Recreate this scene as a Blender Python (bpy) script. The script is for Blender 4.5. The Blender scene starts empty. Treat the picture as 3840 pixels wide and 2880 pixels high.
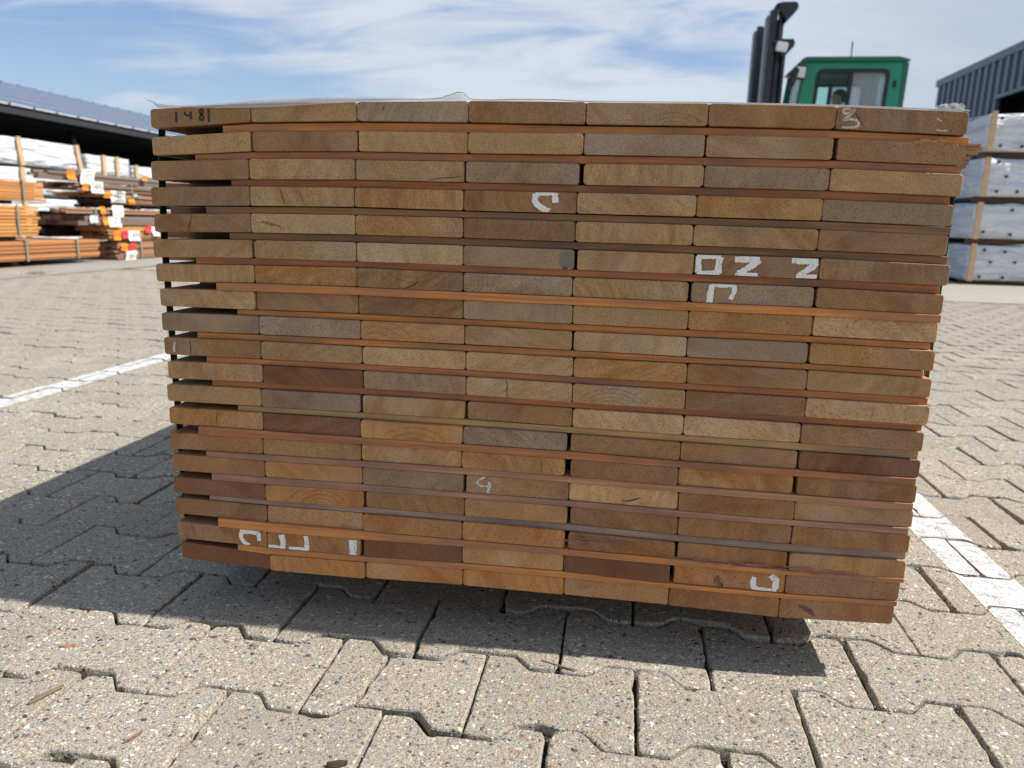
import bpy, bmesh, math, random
from mathutils import Vector, Matrix, noise
from mathutils.geometry import tessellate_polygon
random.seed(7)
R = math.radians
CLOUD_OFF = (1.0, -9.0, 0)
S = bpy.context.scene
C = S.collection

# ------------------------------------------------------------------ camera, sky, sun, exposure
YAW, PIT, ROL = -0.14391, 0.215065, 0.0274575
cam_d = bpy.data.cameras.new('camera')
cam = bpy.data.objects.new('camera', cam_d)
C.objects.link(cam)
cy, sy, cp_, sp_ = math.cos(YAW), math.sin(YAW), math.cos(PIT), math.sin(PIT)
fwd = Vector((sy * cp_, cy * cp_, -sp_))
r0 = Vector((cy, -sy, 0)); u0 = r0.cross(fwd)
right = math.cos(ROL) * r0 + math.sin(ROL) * u0
up = -math.sin(ROL) * r0 + math.cos(ROL) * u0
m = Matrix((right, up, -fwd)).transposed().to_4x4()
m.translation = Vector((0.13101, -0.95935, 0.51127))
cam.matrix_world = m
cam_d.sensor_width = 36
cam_d.lens = 26.0505
cam_d.clip_start = 0.02
cam_d.clip_end = 2000
cam_d.dof.use_dof = True
cam_d.dof.focus_distance = 1.0
cam_d.dof.aperture_fstop = 6.5
S.camera = cam

SUN_EL, SUN_AZ = 50.0, 87.0
world = bpy.data.worlds.new('World'); S.world = world; world.use_nodes = True
wn, wl = world.node_tree.nodes, world.node_tree.links
bg = wn['Background']; bg.inputs['Strength'].default_value = 0.088
sky = wn.new('ShaderNodeTexSky'); sky.sky_type = 'NISHITA'; sky.sun_disc = False
sky.sun_elevation = R(SUN_EL); sky.sun_rotation = R(SUN_AZ)
sky.air_density = 1.0; sky.dust_density = 0.6; sky.ozone_density = 2.0

def wnode(t, **k):
    n = wn.new(t)
    for a, b in k.items(): setattr(n, a, b)
    return n
def wmath(op, a, b=None, c=None, clamp=False):
    n = wn.new('ShaderNodeMath'); n.operation = op; n.use_clamp = clamp
    for i, v in enumerate((a, b, c)):
        if v is None: continue
        if isinstance(v, (int, float)): n.inputs[i].default_value = v
        else: wl.new(v, n.inputs[i])
    return n.outputs[0]
tc = wn.new('ShaderNodeTexCoord')
sx = wn.new('ShaderNodeSeparateXYZ'); wl.new(tc.outputs['Generated'], sx.inputs[0])
# clouds live on a flat layer high above the yard
zz = wmath('ADD', wmath('MAXIMUM', sx.outputs[2], 0.0), 0.18)
cx = wmath('DIVIDE', sx.outputs[0], zz); cyy = wmath('DIVIDE', sx.outputs[1], zz)
cv = wn.new('ShaderNodeCombineXYZ'); wl.new(cx, cv.inputs[0]); wl.new(cyy, cv.inputs[1])
def wnoise(scale, rot, sc, detail, rough, dist, off=(0, 0, 0)):
    mp = wn.new('ShaderNodeMapping'); wl.new(cv.outputs[0], mp.inputs[0])
    mp.inputs['Rotation'].default_value = (0, 0, rot); mp.inputs['Scale'].default_value = sc
    mp.inputs['Location'].default_value = off
    n = wn.new('ShaderNodeTexNoise'); wl.new(mp.outputs[0], n.inputs[0])
    n.inputs['Scale'].default_value = scale; n.inputs['Detail'].default_value = detail
    n.inputs['Roughness'].default_value = rough; n.inputs['Distortion'].default_value = dist
    return n.outputs[0]
big = wnoise(0.75, 0.3, (1, 1, 1), 2, 0.5, 0.3, CLOUD_OFF)
wisp = wnoise(1.9, 0.9, (0.8, 1.7, 1), 5, 0.6, 0.9, (4.2, 1.1, 0))
cov = wmath('ADD', wmath('MULTIPLY', big, 1.35), wmath('MULTIPLY', wisp, 0.72))
cov = wmath('ADD', cov, wmath('MULTIPLY', wmath('MINIMUM', wmath('MAXIMUM', sx.outputs[0], -0.5), 0.3), 0.72))
mr = wn.new('ShaderNodeMapRange'); mr.interpolation_type = 'SMOOTHSTEP'; wl.new(cov, mr.inputs[0])
mr.inputs[1].default_value = 0.70; mr.inputs[2].default_value = 1.02
mr.inputs[3].default_value = 0.22; mr.inputs[4].default_value = 0.93
mixc = wn.new('ShaderNodeMix'); mixc.data_type = 'RGBA'
wl.new(mr.outputs[0], mixc.inputs[0]); 
hsn = wn.new('ShaderNodeHueSaturation'); hsn.inputs['Saturation'].default_value = 1.6; hsn.inputs['Value'].default_value = 1.05
wl.new(sky.outputs[0], hsn.inputs['Color']); hsn.inputs['Hue'].default_value = 0.515
# pale air low in the sky, then two tones of thin cloud: bright wisps and flatter grey-blue veil
def wmix(f, a, b):
    n = wn.new('ShaderNodeMix'); n.data_type = 'RGBA'
    for i, v in ((0, f), (6, a), (7, b)):
        if isinstance(v, bpy.types.NodeSocket): wl.new(v, n.inputs[i])
        else: n.inputs[i].default_value = v
    return n.outputs[2]
hz = wn.new('ShaderNodeMapRange'); hz.interpolation_type = 'SMOOTHSTEP'; wl.new(sx.outputs[2], hz.inputs[0])
for i, v in ((1, 0.02), (2, 0.36), (3, 0.8), (4, 0.0)): hz.inputs[i].default_value = v
wl.new(wmix(hz.outputs[0], hsn.outputs[0], (3.6, 4.9, 6.5, 1)), mixc.inputs[6])
gx = wn.new('ShaderNodeMapRange'); gx.interpolation_type = 'SMOOTHSTEP'; wl.new(wmath('ADD', sx.outputs[0], wmath('MULTIPLY', wisp, 0.35)), gx.inputs[0])
for i, v in ((1, 0.2), (2, 0.62), (3, 0.0), (4, 1.0)): gx.inputs[i].default_value = v
wl.new(wmix(gx.outputs[0], (6.0, 6.6, 7.2, 1), (4.4, 5.1, 5.95, 1)), mixc.inputs[7])
wl.new(mixc.outputs[2], bg.inputs['Color'])

sun_d = bpy.data.lights.new('sun', 'SUN'); sun_d.energy = 4.9; sun_d.angle = R(0.5); sun_d.color = (1.0, 0.955, 0.88)
sun = bpy.data.objects.new('sun', sun_d); C.objects.link(sun)
sdir = Vector((0.84, 0.045, 1.0)).normalized()
sun.rotation_euler = sdir.to_track_quat('Z', 'Y').to_euler()
sun.location = (20, 1, 25)
vs = S.view_settings
vs.view_transform = 'Standard'; vs.look = 'None'; vs.gamma = 1.0; vs.use_curve_mapping = False
vs.exposure = 0.42

G = -0.08                                             # ground level: the bundle rests on bearers

# ------------------------------------------------------------------ helpers
def tag(o, label=None, cat=None, group=None, kind=None):
    if label: o['label'] = label
    if cat: o['category'] = cat
    if group: o['group'] = group
    if kind: o['kind'] = kind
    return o
def thing(name, loc, label, cat, group=None, rz=0.0):
    o = bpy.data.objects.new(name, None); C.objects.link(o)
    o.location = loc; o.rotation_euler = (0, 0, rz); o.empty_display_size = 0.1
    return tag(o, label, cat, group)
def link(name, me, mat=None, parent=None, loc=(0, 0, 0), rot=(0, 0, 0), col=None):
    o = bpy.data.objects.new(name, me); C.objects.link(o)
    if mat is not None and len(me.materials) == 0: me.materials.append(mat)
    o.location = loc; o.rotation_euler = rot
    if parent is not None: o.parent = parent
    if col is not None: o.color = (*col, 1)
    return o
def mesh(name, v, f):
    me = bpy.data.meshes.new(name); me.from_pydata(v, [], f); me.update(); return me
class MB:
    """collects boxes, tubes and prisms, then links them as one mesh object"""
    def __init__(s): s.v = []; s.f = []
    def box(s, x0, x1, y0, y1, z0, z1):
        n = len(s.v)
        s.v += [(x0, y0, z0), (x1, y0, z0), (x1, y1, z0), (x0, y1, z0), (x0, y0, z1), (x1, y0, z1), (x1, y1, z1), (x0, y1, z1)]
        s.f += [tuple(n + i for i in q) for q in ((0, 3, 2, 1), (4, 5, 6, 7), (0, 1, 5, 4), (1, 2, 6, 5), (2, 3, 7, 6), (3, 0, 4, 7))]
        return s
    def prism_y(s, poly, y0, y1):                      # poly = [(x, z)] extruded along y
        n = len(s.v); k = len(poly)
        s.v += [(x, y0, z) for x, z in poly] + [(x, y1, z) for x, z in poly]
        s.f += [tuple(n + i for i in range(k)), tuple(n + k + i for i in reversed(range(k)))]
        s.f += [(n + i, n + k + i, n + k + (i + 1) % k, n + (i + 1) % k) for i in range(k)]
        return s
    def plate_y(s, outer, holes, y0, y1):              # a plate in XZ with holes in it
        loops = [outer] + holes
        tri = tessellate_polygon([[Vector((x, z, 0)) for x, z in l] for l in loops])
        pts = [p for l in loops for p in l]; n = len(s.v); k = len(pts)
        s.v += [(x, y0, z) for x, z in pts] + [(x, y1, z) for x, z in pts]
        s.f += [tuple(n + i for i in t) for t in tri] + [tuple(n + k + i for i in reversed(t)) for t in tri]
        b = 0
        for l in loops:
            L = len(l)
            s.f += [(n + b + i, n + b + (i + 1) % L, n + k + b + (i + 1) % L, n + k + b + i) for i in range(L)]
            b += L
        return s
    def tube(s, pts, r, seg=8):
        rings = []
        for i, p in enumerate(pts):
            p = Vector(p); a = Vector(pts[max(i - 1, 0)]); b = Vector(pts[min(i + 1, len(pts) - 1)])
            d = (b - a).normalized(); q = d.to_track_quat('Z', 'Y')
            rr = r[i] if isinstance(r, (list, tuple)) else r
            n = len(s.v); rings.append(n)
            for j in range(seg):
                t = 2 * math.pi * j / seg
                s.v.append(tuple(p + q @ Vector((math.cos(t) * rr, math.sin(t) * rr, 0))))
        for a, b in zip(rings, rings[1:]):
            for j in range(seg): s.f.append((a + j, a + (j + 1) % seg, b + (j + 1) % seg, b + j))
        s.f.append(tuple(rings[0] + j for j in reversed(range(seg)))); s.f.append(tuple(rings[-1] + j for j in range(seg)))
        return s
    def build(s, name, mat, parent=None, loc=(0, 0, 0), rot=(0, 0, 0), col=None, bevel=0.0, smooth=False):
        me = mesh(name, s.v, s.f)
        bm = bmesh.new(); bm.from_mesh(me); bmesh.ops.recalc_face_normals(bm, faces=bm.faces)
        if bevel: bmesh.ops.bevel(bm, geom=list(bm.edges), offset=bevel, segments=2, affect='EDGES', clamp_overlap=True)
        bm.to_mesh(me); bm.free()
        if smooth:
            for p in me.polygons: p.use_smooth = True
        return link(name, me, mat, parent, loc, rot, col)
def rrect(x0, x1, z0, z1, r, seg=5, skew=0.0):
    out = []
    for cxx, czz, a0 in ((x1 - r, z1 - r, 0), (x0 + r, z1 - r, 90), (x0 + r, z0 + r, 180), (x1 - r, z0 + r, 270)):
        for i in range(seg + 1):
            a = R(a0 + 90 * i / seg); out.append((cxx + r * math.cos(a), czz + r * math.sin(a)))
    return [(x + skew * (z - z0), z) for x, z in out]

# ------------------------------------------------------------------ materials
class NT:
    def __init__(s, name):
        s.m = bpy.data.materials.new(name); s.m.use_nodes = True
        s.n, s.l = s.m.node_tree.nodes, s.m.node_tree.links
        s.b = s.n['Principled BSDF']; s.out = s.n['Material Output']
    def new(s, t, ins=None, **k):
        n = s.n.new(t)
        for a, b in k.items(): setattr(n, a, b)
        for a, b in (ins or {}).items():
            if hasattr(b, 'is_linked') or isinstance(b, bpy.types.NodeSocket): s.l.new(b, n.inputs[a])
            else: n.inputs[a].default_value = b
        return n
    def math(s, op, a, b=0.0, c=0.0, clamp=False):
        n = s.new('ShaderNodeMath', {0: a, 1: b, 2: c}, operation=op, use_clamp=clamp); return n.outputs[0]
    def mix(s, f, a, b, mode='MIX'):
        n = s.new('ShaderNodeMix', {0: f, 6: a, 7: b}, data_type='RGBA', blend_type=mode); return n.outputs[2]
    def ramp(s, f, stops, interp='LINEAR'):
        n = s.new('ShaderNodeValToRGB', {0: f}); e = n.color_ramp; e.interpolation = interp
        while len(e.elements) < len(stops): e.elements.new(0.5)
        for q, (p, c) in zip(e.elements, stops):
            q.position = p; q.color = (*c, 1) if len(c) == 3 else c
        return n.outputs[0]
    def noise(s, vec, scale, detail=3, rough=0.5, dist=0.0):
        return s.new('ShaderNodeTexNoise', {'Vector': vec, 'Scale': scale, 'Detail': detail, 'Roughness': rough, 'Distortion': dist}).outputs[0]
    def vmap(s, vec, sc=(1, 1, 1), rot=(0, 0, 0), loc=(0, 0, 0)):
        return s.new('ShaderNodeMapping', {0: vec, 1: loc, 2: rot, 3: sc}).outputs[0]
    def maprange(s, v, a, b, c=0.0, d=1.0, smooth=False):
        n = s.new('ShaderNodeMapRange', {0: v, 1: a, 2: b, 3: c, 4: d}, interpolation_type='SMOOTHSTEP' if smooth else 'LINEAR'); return n.outputs[0]
    def done(s, col=None, rough=None, bump=None, dist=0.001, strength=1.0, metal=None, spec=None):
        def setin(k, v):
            if v is None: return
            if isinstance(v, bpy.types.NodeSocket): s.l.new(v, s.b.inputs[k])
            else: s.b.inputs[k].default_value = v
        setin('Base Color', (*col, 1) if isinstance(col, tuple) and len(col) == 3 else col)
        setin('Roughness', rough); setin('Metallic', metal); setin('Specular IOR Level', spec)
        if bump is not None:
            b = s.new('ShaderNodeBump', {'Strength': strength, 'Distance': dist, 'Height': bump})
            s.l.new(b.outputs[0], s.b.inputs['Normal'])
        return s.m
def plain(name, col, rough=0.6, metal=0.0, var=0.12, scale=6.0, bump=0.0):
    t = NT(name); tcn = t.new('ShaderNodeTexCoord').outputs['Object']
    n = t.noise(tcn, scale, 5, 0.6)
    c = t.mix(t.maprange(n, 0.3, 0.7), tuple(x * (1 - var) for x in col) + (1,), tuple(min(1, x * (1 + var)) for x in col) + (1,))
    return t.done(c, rough, n if bump else None, bump or 0.001, 0.5, metal)

# end grain of the boards: growth rings, mineral blotches, saw marks; each board's own colour
t = NT('end_grain')
oc = t.new('ShaderNodeTexCoord').outputs['Object']
oi = t.new('ShaderNodeObjectInfo')
wnz = t.new('ShaderNodeTexWhiteNoise', {'W': oi.outputs['Random']}, noise_dimensions='1D')
rsep = t.new('ShaderNodeSeparateColor', {0: wnz.outputs['Color']})
ra, rb, rc = rsep.outputs[0], rsep.outputs[1], rsep.outputs[2]
offs = t.new('ShaderNodeCombineXYZ', {0: t.math('MULTIPLY', ra, 40), 1: t.math('MULTIPLY', rb, 40), 2: t.math('MULTIPLY', rc, 40)}).outputs[0]
vo = t.new('ShaderNodeVectorMath', {0: oc, 1: offs}, operation='ADD').outputs[0]
so = t.new('ShaderNodeSeparateXYZ', {0: oc})
warp = t.noise(vo, 22, 3, 0.5)
px = t.math('ADD', so.outputs[0], t.math('MULTIPLY', t.math('SUBTRACT', ra, 0.5), 0.30))
pz = t.math('ADD', so.outputs[2], t.math('ADD', t.math('MULTIPLY', t.math('SUBTRACT', rb, 0.5), 0.16), 0.03))
rad = t.math('SQRT', t.math('ADD', t.math('MULTIPLY', px, px), t.math('MULTIPLY', pz, pz)))
rad = t.math('ADD', rad, t.math('MULTIPLY', warp, 0.035))
ring = t.noise(t.new('ShaderNodeCombineXYZ', {0: t.math('MULTIPLY', rad, t.math('ADD', t.math('MULTIPLY', rc, 70), 55)), 1: t.math('MULTIPLY', ra, 30), 2: t.math('MULTIPLY', rc, 30)}).outputs[0], 1.0, 3, 0.6)
blot = t.noise(vo, 16, 4, 0.55, 0.6)
fib = t.noise(t.vmap(t.new('ShaderNodeVectorRotate', {'Vector': vo, 'Angle': 0.7}, rotation_type='Y_AXIS').outputs[0], (900, 20, 160)), 1.0, 2, 0.6)
spk = t.noise(vo, 620, 2, 0.6)
base = oi.outputs['Color']
hs = t.new('ShaderNodeHueSaturation', {'Hue': 0.488, 'Saturation': 1.12, 'Value': 0.64, 'Color': base}).outputs[0]
hl = t.new('ShaderNodeHueSaturation', {'Hue': 0.508, 'Saturation': 0.9, 'Value': 1.2, 'Color': base}).outputs[0]
c = t.mix(t.math('MULTIPLY', t.math('MULTIPLY', t.math('ADD', ra, 0.0), 0.48), 1.0), t.mix(0.5, hs, hl), t.mix(t.maprange(ring, 0.28, 0.72), hs, hl))
c = t.mix(t.math('MULTIPLY', t.maprange(blot, 0.42, 0.72), 0.75), c, t.new('ShaderNodeHueSaturation', {'Hue': 0.49, 'Saturation': 0.85, 'Value': 0.66, 'Color': base}).outputs[0])
c = t.mix(t.math('MULTIPLY', t.maprange(t.noise(vo, 9, 2, 0.5), 0.5, 0.8), 0.5), c, t.new('ShaderNodeHueSaturation', {'Saturation': 0.6, 'Value': 1.12, 'Color': base}).outputs[0])
vrot = t.new('ShaderNodeVectorRotate', {'Vector': vo, 'Angle': t.math('MULTIPLY', t.math('SUBTRACT', rb, 0.5), 2.6)}, rotation_type='Y_AXIS').outputs[0]
stk = t.noise(t.vmap(vrot, (150, 20, 22)), 1.0, 4, 0.6, 0.5)
c = t.mix(t.math('MULTIPLY', t.maprange(stk, 0.47, 0.74), t.math('ADD', t.math('MULTIPLY', t.math('MULTIPLY', rc, rc), 0.26), 0.08)), c, t.new('ShaderNodeHueSaturation', {'Hue': 0.49, 'Saturation': 1.05, 'Value': 0.52, 'Color': base}).outputs[0])
c = t.mix(t.math('MULTIPLY', t.maprange(stk, 0.54, 0.26), t.math('ADD', t.math('MULTIPLY', t.math('MULTIPLY', rc, rc), 0.22), 0.07)), c, t.new('ShaderNodeHueSaturation', {'Hue': 0.505, 'Saturation': 0.85, 'Value': 1.38, 'Color': base}).outputs[0])
pz2 = t.noise(t.vmap(vrot, (24, 8, 9)), 1.0, 3, 0.5, 0.8)
c = t.mix(t.math('MULTIPLY', t.maprange(pz2, 0.50, 0.66, smooth=True), 0.42), c, t.new('ShaderNodeHueSaturation', {'Hue': 0.482, 'Saturation': 1.15, 'Value': 0.70, 'Color': c}).outputs[0])
c = t.mix(t.math('MULTIPLY', t.math('ABSOLUTE', t.math('SUBTRACT', fib, 0.5)), 1.5), c, (0.10, 0.055, 0.025, 1))
c = t.mix(t.math('MULTIPLY', t.maprange(spk, 0.50, 0.72), 0.62), c, (0.07, 0.038, 0.018, 1))
M_END = t.done(c, 0.78, t.math('ADD', t.math('MULTIPLY', fib, 0.6), spk), 0.0006, 0.6, spec=0.25)

# long grain of stickers and far planks
def longgrain(name, along, streak=1.0):
    t = NT(name); oc = t.new('ShaderNodeTexCoord').outputs['Object']; oi = t.new('ShaderNodeObjectInfo')
    off = t.math('MULTIPLY', oi.outputs['Random'], 37)
    vo = t.new('ShaderNodeVectorMath', {0: oc, 1: t.new('ShaderNodeCombineXYZ', {0: off, 1: off, 2: off}).outputs[0]}, operation='ADD').outputs[0]
    sc = {'x': (9, 260, 260), 'y': (260, 9, 260)}[along]
    g = t.noise(t.vmap(vo, sc), streak, 4, 0.65); bl = t.noise(vo, 7 * streak, 4, 0.6)
    b = oi.outputs['Color']
    c = t.mix(t.maprange(g, 0.3, 0.7), t.new('ShaderNodeHueSaturation', {'Value': 0.66, 'Color': b}).outputs[0], t.new('ShaderNodeHueSaturation', {'Value': 1.2, 'Color': b}).outputs[0])
    c = t.mix(t.math('MULTIPLY', t.maprange(bl, 0.42, 0.66), 0.8), c, t.new('ShaderNodeHueSaturation', {'Value': 0.5, 'Saturation': 0.8, 'Color': b}).outputs[0])
    return t.done(c, 0.75, g, 0.0006, 0.6, spec=0.25)
M_STICK = longgrain('sticker_wood', 'x')
M_PLANK = longgrain('plank_wood', 'y', 0.35)

# exposed aggregate concrete
def concrete(name, near=True):
    t = NT(name); pos = t.new('ShaderNodeNewGeometry').outputs['Position']
    oi = t.new('ShaderNodeObjectInfo')
    fine = t.noise(pos, 460, 2, 0.7); mid = t.noise(pos, 60, 2, 0.6); large = t.noise(pos, 2.2, 3, 0.6)
    wcol = t.new('ShaderNodeTexNoise', {'Vector': pos, 'Scale': 150.0, 'Detail': 1.0}).outputs['Color']
    c = t.mix(t.maprange(fine, 0.3, 0.7), (0.118, 0.106, 0.084, 1), (0.50, 0.462, 0.385, 1))
    c = t.mix(t.math('MULTIPLY', t.maprange(mid, 0.4, 0.75), 0.35), c, (0.24, 0.215, 0.17, 1))
    h = t.math('MULTIPLY', fine, 0.5)
    for sc, thr, rmax, amt in ((290, 0.10, 0.52, 0.9), (145, 0.28, 0.47, 1.0), (80, 0.56, 0.42, 1.0)):
        wp = t.new('ShaderNodeVectorMath', {0: pos, 1: t.new('ShaderNodeVectorMath', {0: wcol, 3: 0.7 / sc}, operation='SCALE').outputs[0]}, operation='ADD').outputs[0]
        v = t.new('ShaderNodeTexVoronoi', {'Vector': t.vmap(wp, (1, 1.25, 1)), 'Scale': sc})
        cs = t.new('ShaderNodeSeparateColor', {0: v.outputs['Color']})
        size = t.math('MULTIPLY', t.maprange(cs.outputs[0], thr, 1.0, 0.45, 1.0), rmax)
        on = t.math('GREATER_THAN', cs.outputs[0], thr)
        mask = t.math('MULTIPLY', on, t.maprange(t.math('SUBTRACT', size, v.outputs['Distance']), 0.0, 0.06, 0, 1))
        pc = t.ramp(cs.outputs[1], [(0.0, (0.065, 0.06, 0.052)), (0.16, (0.17, 0.15, 0.115)), (0.3, (0.37, 0.30, 0.205)), (0.43, (0.58, 0.52, 0.40)), (0.56, (0.68, 0.64, 0.55)), (0.68, (0.31, 0.185, 0.125)), (0.76, (0.42, 0.31, 0.19)), (0.84, (0.27, 0.26, 0.25)), (0.93, (0.52, 0.47, 0.38))], 'CONSTANT')
        pc = t.mix(0.06, pc, (0.42, 0.38, 0.31, 1))
        c = t.mix(t.math('MULTIPLY', mask, amt), c, pc)
        h = t.math('ADD', h, t.math('MULTIPLY', t.math('MULTIPLY', on, t.math('MAXIMUM', t.math('SUBTRACT', size, v.outputs['Distance']), 0.0)), 260.0 / sc))
    pv = t.math('ADD', t.math('MULTIPLY', oi.outputs['Random'], 0.14), 0.93) if near else 1.0
    c = t.mix(1.0, c, t.new('ShaderNodeCombineColor', {0: pv, 1: pv, 2: pv}).outputs[0], 'MULTIPLY')
    c = t.mix(t.math('MULTIPLY', t.maprange(large, 0.45, 0.75), 0.4), c, (0.27, 0.245, 0.20, 1))
    return t.done(c, 0.88, h, 0.0021, 1.0, spec=0.2)
M_CONC = concrete('aggregate_concrete')
t = NT('joint_sand'); pos = t.new('ShaderNodeNewGeometry').outputs['Position']
n = t.noise(pos, 300, 4, 0.7); n2 = t.noise(pos, 14, 4, 0.6)
M_SAND = t.done(t.mix(t.maprange(n, 0.3, 0.7), t.mix(t.maprange(n2, 0.35, 0.65), (0.018, 0.016, 0.013, 1), (0.045, 0.04, 0.032, 1)), (0.10, 0.09, 0.072, 1)), 0.95, n, 0.004, 1.0, spec=0.1)
t = NT('far_paving'); pos = t.new('ShaderNodeNewGeometry').outputs['Position']
n = t.noise(pos, 30, 5, 0.7); n2 = t.noise(pos, 0.6, 5, 0.6)
br = t.new('ShaderNodeTexBrick', {'Vector': pos, 'Scale': 1.0, 'Brick Width': 0.2045, 'Row Height': 0.1415, 'Mortar Size': 0.004, 'Color1': (0.355, 0.33, 0.28, 1), 'Color2': (0.325, 0.30, 0.255, 1), 'Mortar': (0.16, 0.14, 0.115, 1)})
M_FAR = t.done(t.mix(t.math('MULTIPLY', t.maprange(n2, 0.4, 0.7), 0.4), t.mix(t.math('MULTIPLY', t.maprange(n, 0.3, 0.7), 0.35), br.outputs[0], (0.42, 0.39, 0.33, 1)), (0.28, 0.26, 0.22, 1)), 0.9, n, 0.002, 0.5, spec=0.2)
M_GUTTER = plain('smooth_concrete', (0.27, 0.255, 0.225), 0.9, 0, 0.15, 3)

# paints and marks laid on surfaces; the brush skips, so the edge of the cover is broken
def paint(name, col, hide, scale, lo, hi, rough=0.6, aniso=(1, 1, 1), fine=900):
    t = NT(name); pos = t.new('ShaderNodeNewGeometry').outputs['Position']
    n = t.noise(t.vmap(pos, aniso), scale, 5, 0.75); n2 = t.noise(pos, fine, 2, 0.6)
    a = t.math('MULTIPLY', t.maprange(t.math('ADD', t.math('MULTIPLY', n, 0.6), t.math('MULTIPLY', n2, 0.4)), lo, hi), hide)
    t.l.new(a, t.b.inputs['Alpha'])
    return t.done(t.mix(n2, tuple(x * 0.9 for x in col) + (1,), col + (1,)), rough)
M_PAINT = paint('white_brush_paint', (0.84, 0.81, 0.76), 0.98, 100, 0.36, 0.455, 0.6, (2.0, 1, 0.6), 1100)
M_CHALK = paint('white_chalk', (0.78, 0.73, 0.64), 0.85, 500, 0.36, 0.56, 0.9)
M_INK = paint('black_marker', (0.022, 0.015, 0.018), 0.9, 200, 0.25, 0.42, 0.5)
M_CRACK = paint('split_shadow_line', (0.035, 0.018, 0.010), 0.85, 300, 0.30, 0.45, 0.9)
M_KNOT = paint('grey_knot', (0.23, 0.20, 0.165), 0.8, 90, 0.30, 0.55, 0.85, fine=250)
M_STAIN = paint('mineral_stain', (0.075, 0.036, 0.022), 0.62, 60, 0.36, 0.62, 0.85, (1, 1, 1), 300)
M_LINE = paint('road_paint', (0.60, 0.61, 0.62), 0.95, 45, 0.36, 0.50, 0.85, fine=380)
M_RING = paint('growth_ring_line', (0.13, 0.07, 0.035), 0.34, 120, 0.30, 0.66, 0.85, fine=500)
MARKMAT = dict(ring=M_RING, ink=M_INK, chalk=M_CHALK, paint=M_PAINT, crack=M_CRACK, knot=M_KNOT, stain=M_STAIN)

# plastics
t = NT('clear_film'); oc = t.new('ShaderNodeTexCoord').outputs['Object']
n = t.noise(t.vmap(oc, (14, 60, 60)), 1, 5, 0.6, 0.5)
t.b.inputs['Base Color'].default_value = (0.50, 0.51, 0.54, 1); t.b.inputs['Roughness'].default_value = 0.28
t.l.new(t.maprange(n, 0.3, 0.75, 0.18, 0.5), t.b.inputs['Alpha'])
bmp = t.new('ShaderNodeBump', {'Strength': 0.7, 'Distance': 0.004, 'Height': n}); t.l.new(bmp.outputs[0], t.b.inputs['Normal'])
trl = t.new('ShaderNodeBsdfTranslucent', {0: (0.62, 0.63, 0.66, 1)}); tr = t.new('ShaderNodeMixShader', {0: 0.25, 1: t.b.outputs[0]})
t.l.new(trl.outputs[0], tr.inputs[2]); t.l.new(tr.outputs[0], t.out.inputs[0])
M_FILM = t.m
def wrapmat(name, col, dep=0.07):
    t = NT(name); oc = t.new('ShaderNodeTexCoord').outputs['Object']; oi = t.new('ShaderNodeObjectInfo')
    off = t.math('MULTIPLY', oi.outputs['Random'], 20)
    vo = t.new('ShaderNodeVectorMath', {0: oc, 1: t.new('ShaderNodeCombineXYZ', {0: off, 1: off, 2: off}).outputs[0]}, operation='ADD').outputs[0]
    n = t.noise(t.vmap(vo, (1.5, 0.8, 6.5), (R(14), R(-24), 0)), 1.3, 4, 0.5, 1.3)
    return t.done(t.mix(t.maprange(t.noise(vo, 1.3, 3), 0.3, 0.7), tuple(c * 0.90 for c in col) + (1,), col + (1,)), 0.42, n, dep, 1.0)
M_WRAP = wrapmat('white_wrap', (0.74, 0.76, 0.78))
M_WRAPSH = wrapmat('shade_toned_wrap', (0.76, 0.79, 0.83), 0.12)  # copy of the white wrap with a cool shade tone in its colour
M_STRAP = plain('green_strap', (0.006, 0.055, 0.03), 0.35, 0, 0.2)
M_GREYSTRAP = plain('steel_strap', (0.26, 0.25, 0.19), 0.5, 0.2)
M_BATTEN = plain('pale_batten', (0.60, 0.42, 0.25), 0.8, 0, 0.15, 9)
M_BLACKPL = plain('black_plastic', (0.015, 0.016, 0.018), 0.5)
M_PAPER = plain('label_paper', (0.80, 0.80, 0.78), 0.6, 0, 0.04)
M_ORANGE = plain('orange_label', (0.85, 0.25, 0.02), 0.6, 0, 0.08)
M_RED = plain('red_label', (0.72, 0.05, 0.06), 0.6, 0, 0.08)
M_PRINT = plain('printed_ink', (0.10, 0.10, 0.12), 0.7)
# buildings and truck
M_GREENP = plain('green_truck_paint', (0.008, 0.24, 0.13), 0.32, 0, 0.10, 4)
M_DGREENP = plain('dark_green_trim', (0.006, 0.12, 0.065), 0.4, 0, 0.10, 4)
M_MAST = plain('mast_steel', (0.028, 0.034, 0.042), 0.42, 0.35, 0.25, 7)
M_MASTL = plain('worn_mast_edge', (0.11, 0.12, 0.13), 0.4, 0.4, 0.25, 12)
M_RUBBER = plain('tyre_rubber', (0.02, 0.02, 0.02), 0.85)
M_SEAL = plain('window_seal', (0.012, 0.014, 0.016), 0.6)
M_SKIN = plain('skin', (0.50, 0.28, 0.19), 0.55)
M_HAIR = plain('dark_hair', (0.018, 0.012, 0.009), 0.7)
M_CLOTH = plain('dark_jacket', (0.03, 0.04, 0.06), 0.9)
M_CLAD = plain('blue_grey_cladding', (0.085, 0.125, 0.165), 0.5, 0.15, 0.12, 1.5)
M_CLADL = plain('cladding_trim', (0.12, 0.165, 0.21), 0.5, 0.15, 0.08, 1.5)
M_DARK = plain('shade_black', (0.006, 0.0065, 0.008), 0.95); M_DARK.node_tree.nodes['Principled BSDF'].inputs['Specular IOR Level'].default_value = 0.05  # near-black: indoor shade put into the colour; the dark fascia shares it
M_GUTM = plain('dark_gutter', (0.035, 0.038, 0.045), 0.45, 0.3)
t = NT('solar_glass'); oc = t.new('ShaderNodeTexCoord').outputs['Object']
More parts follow.
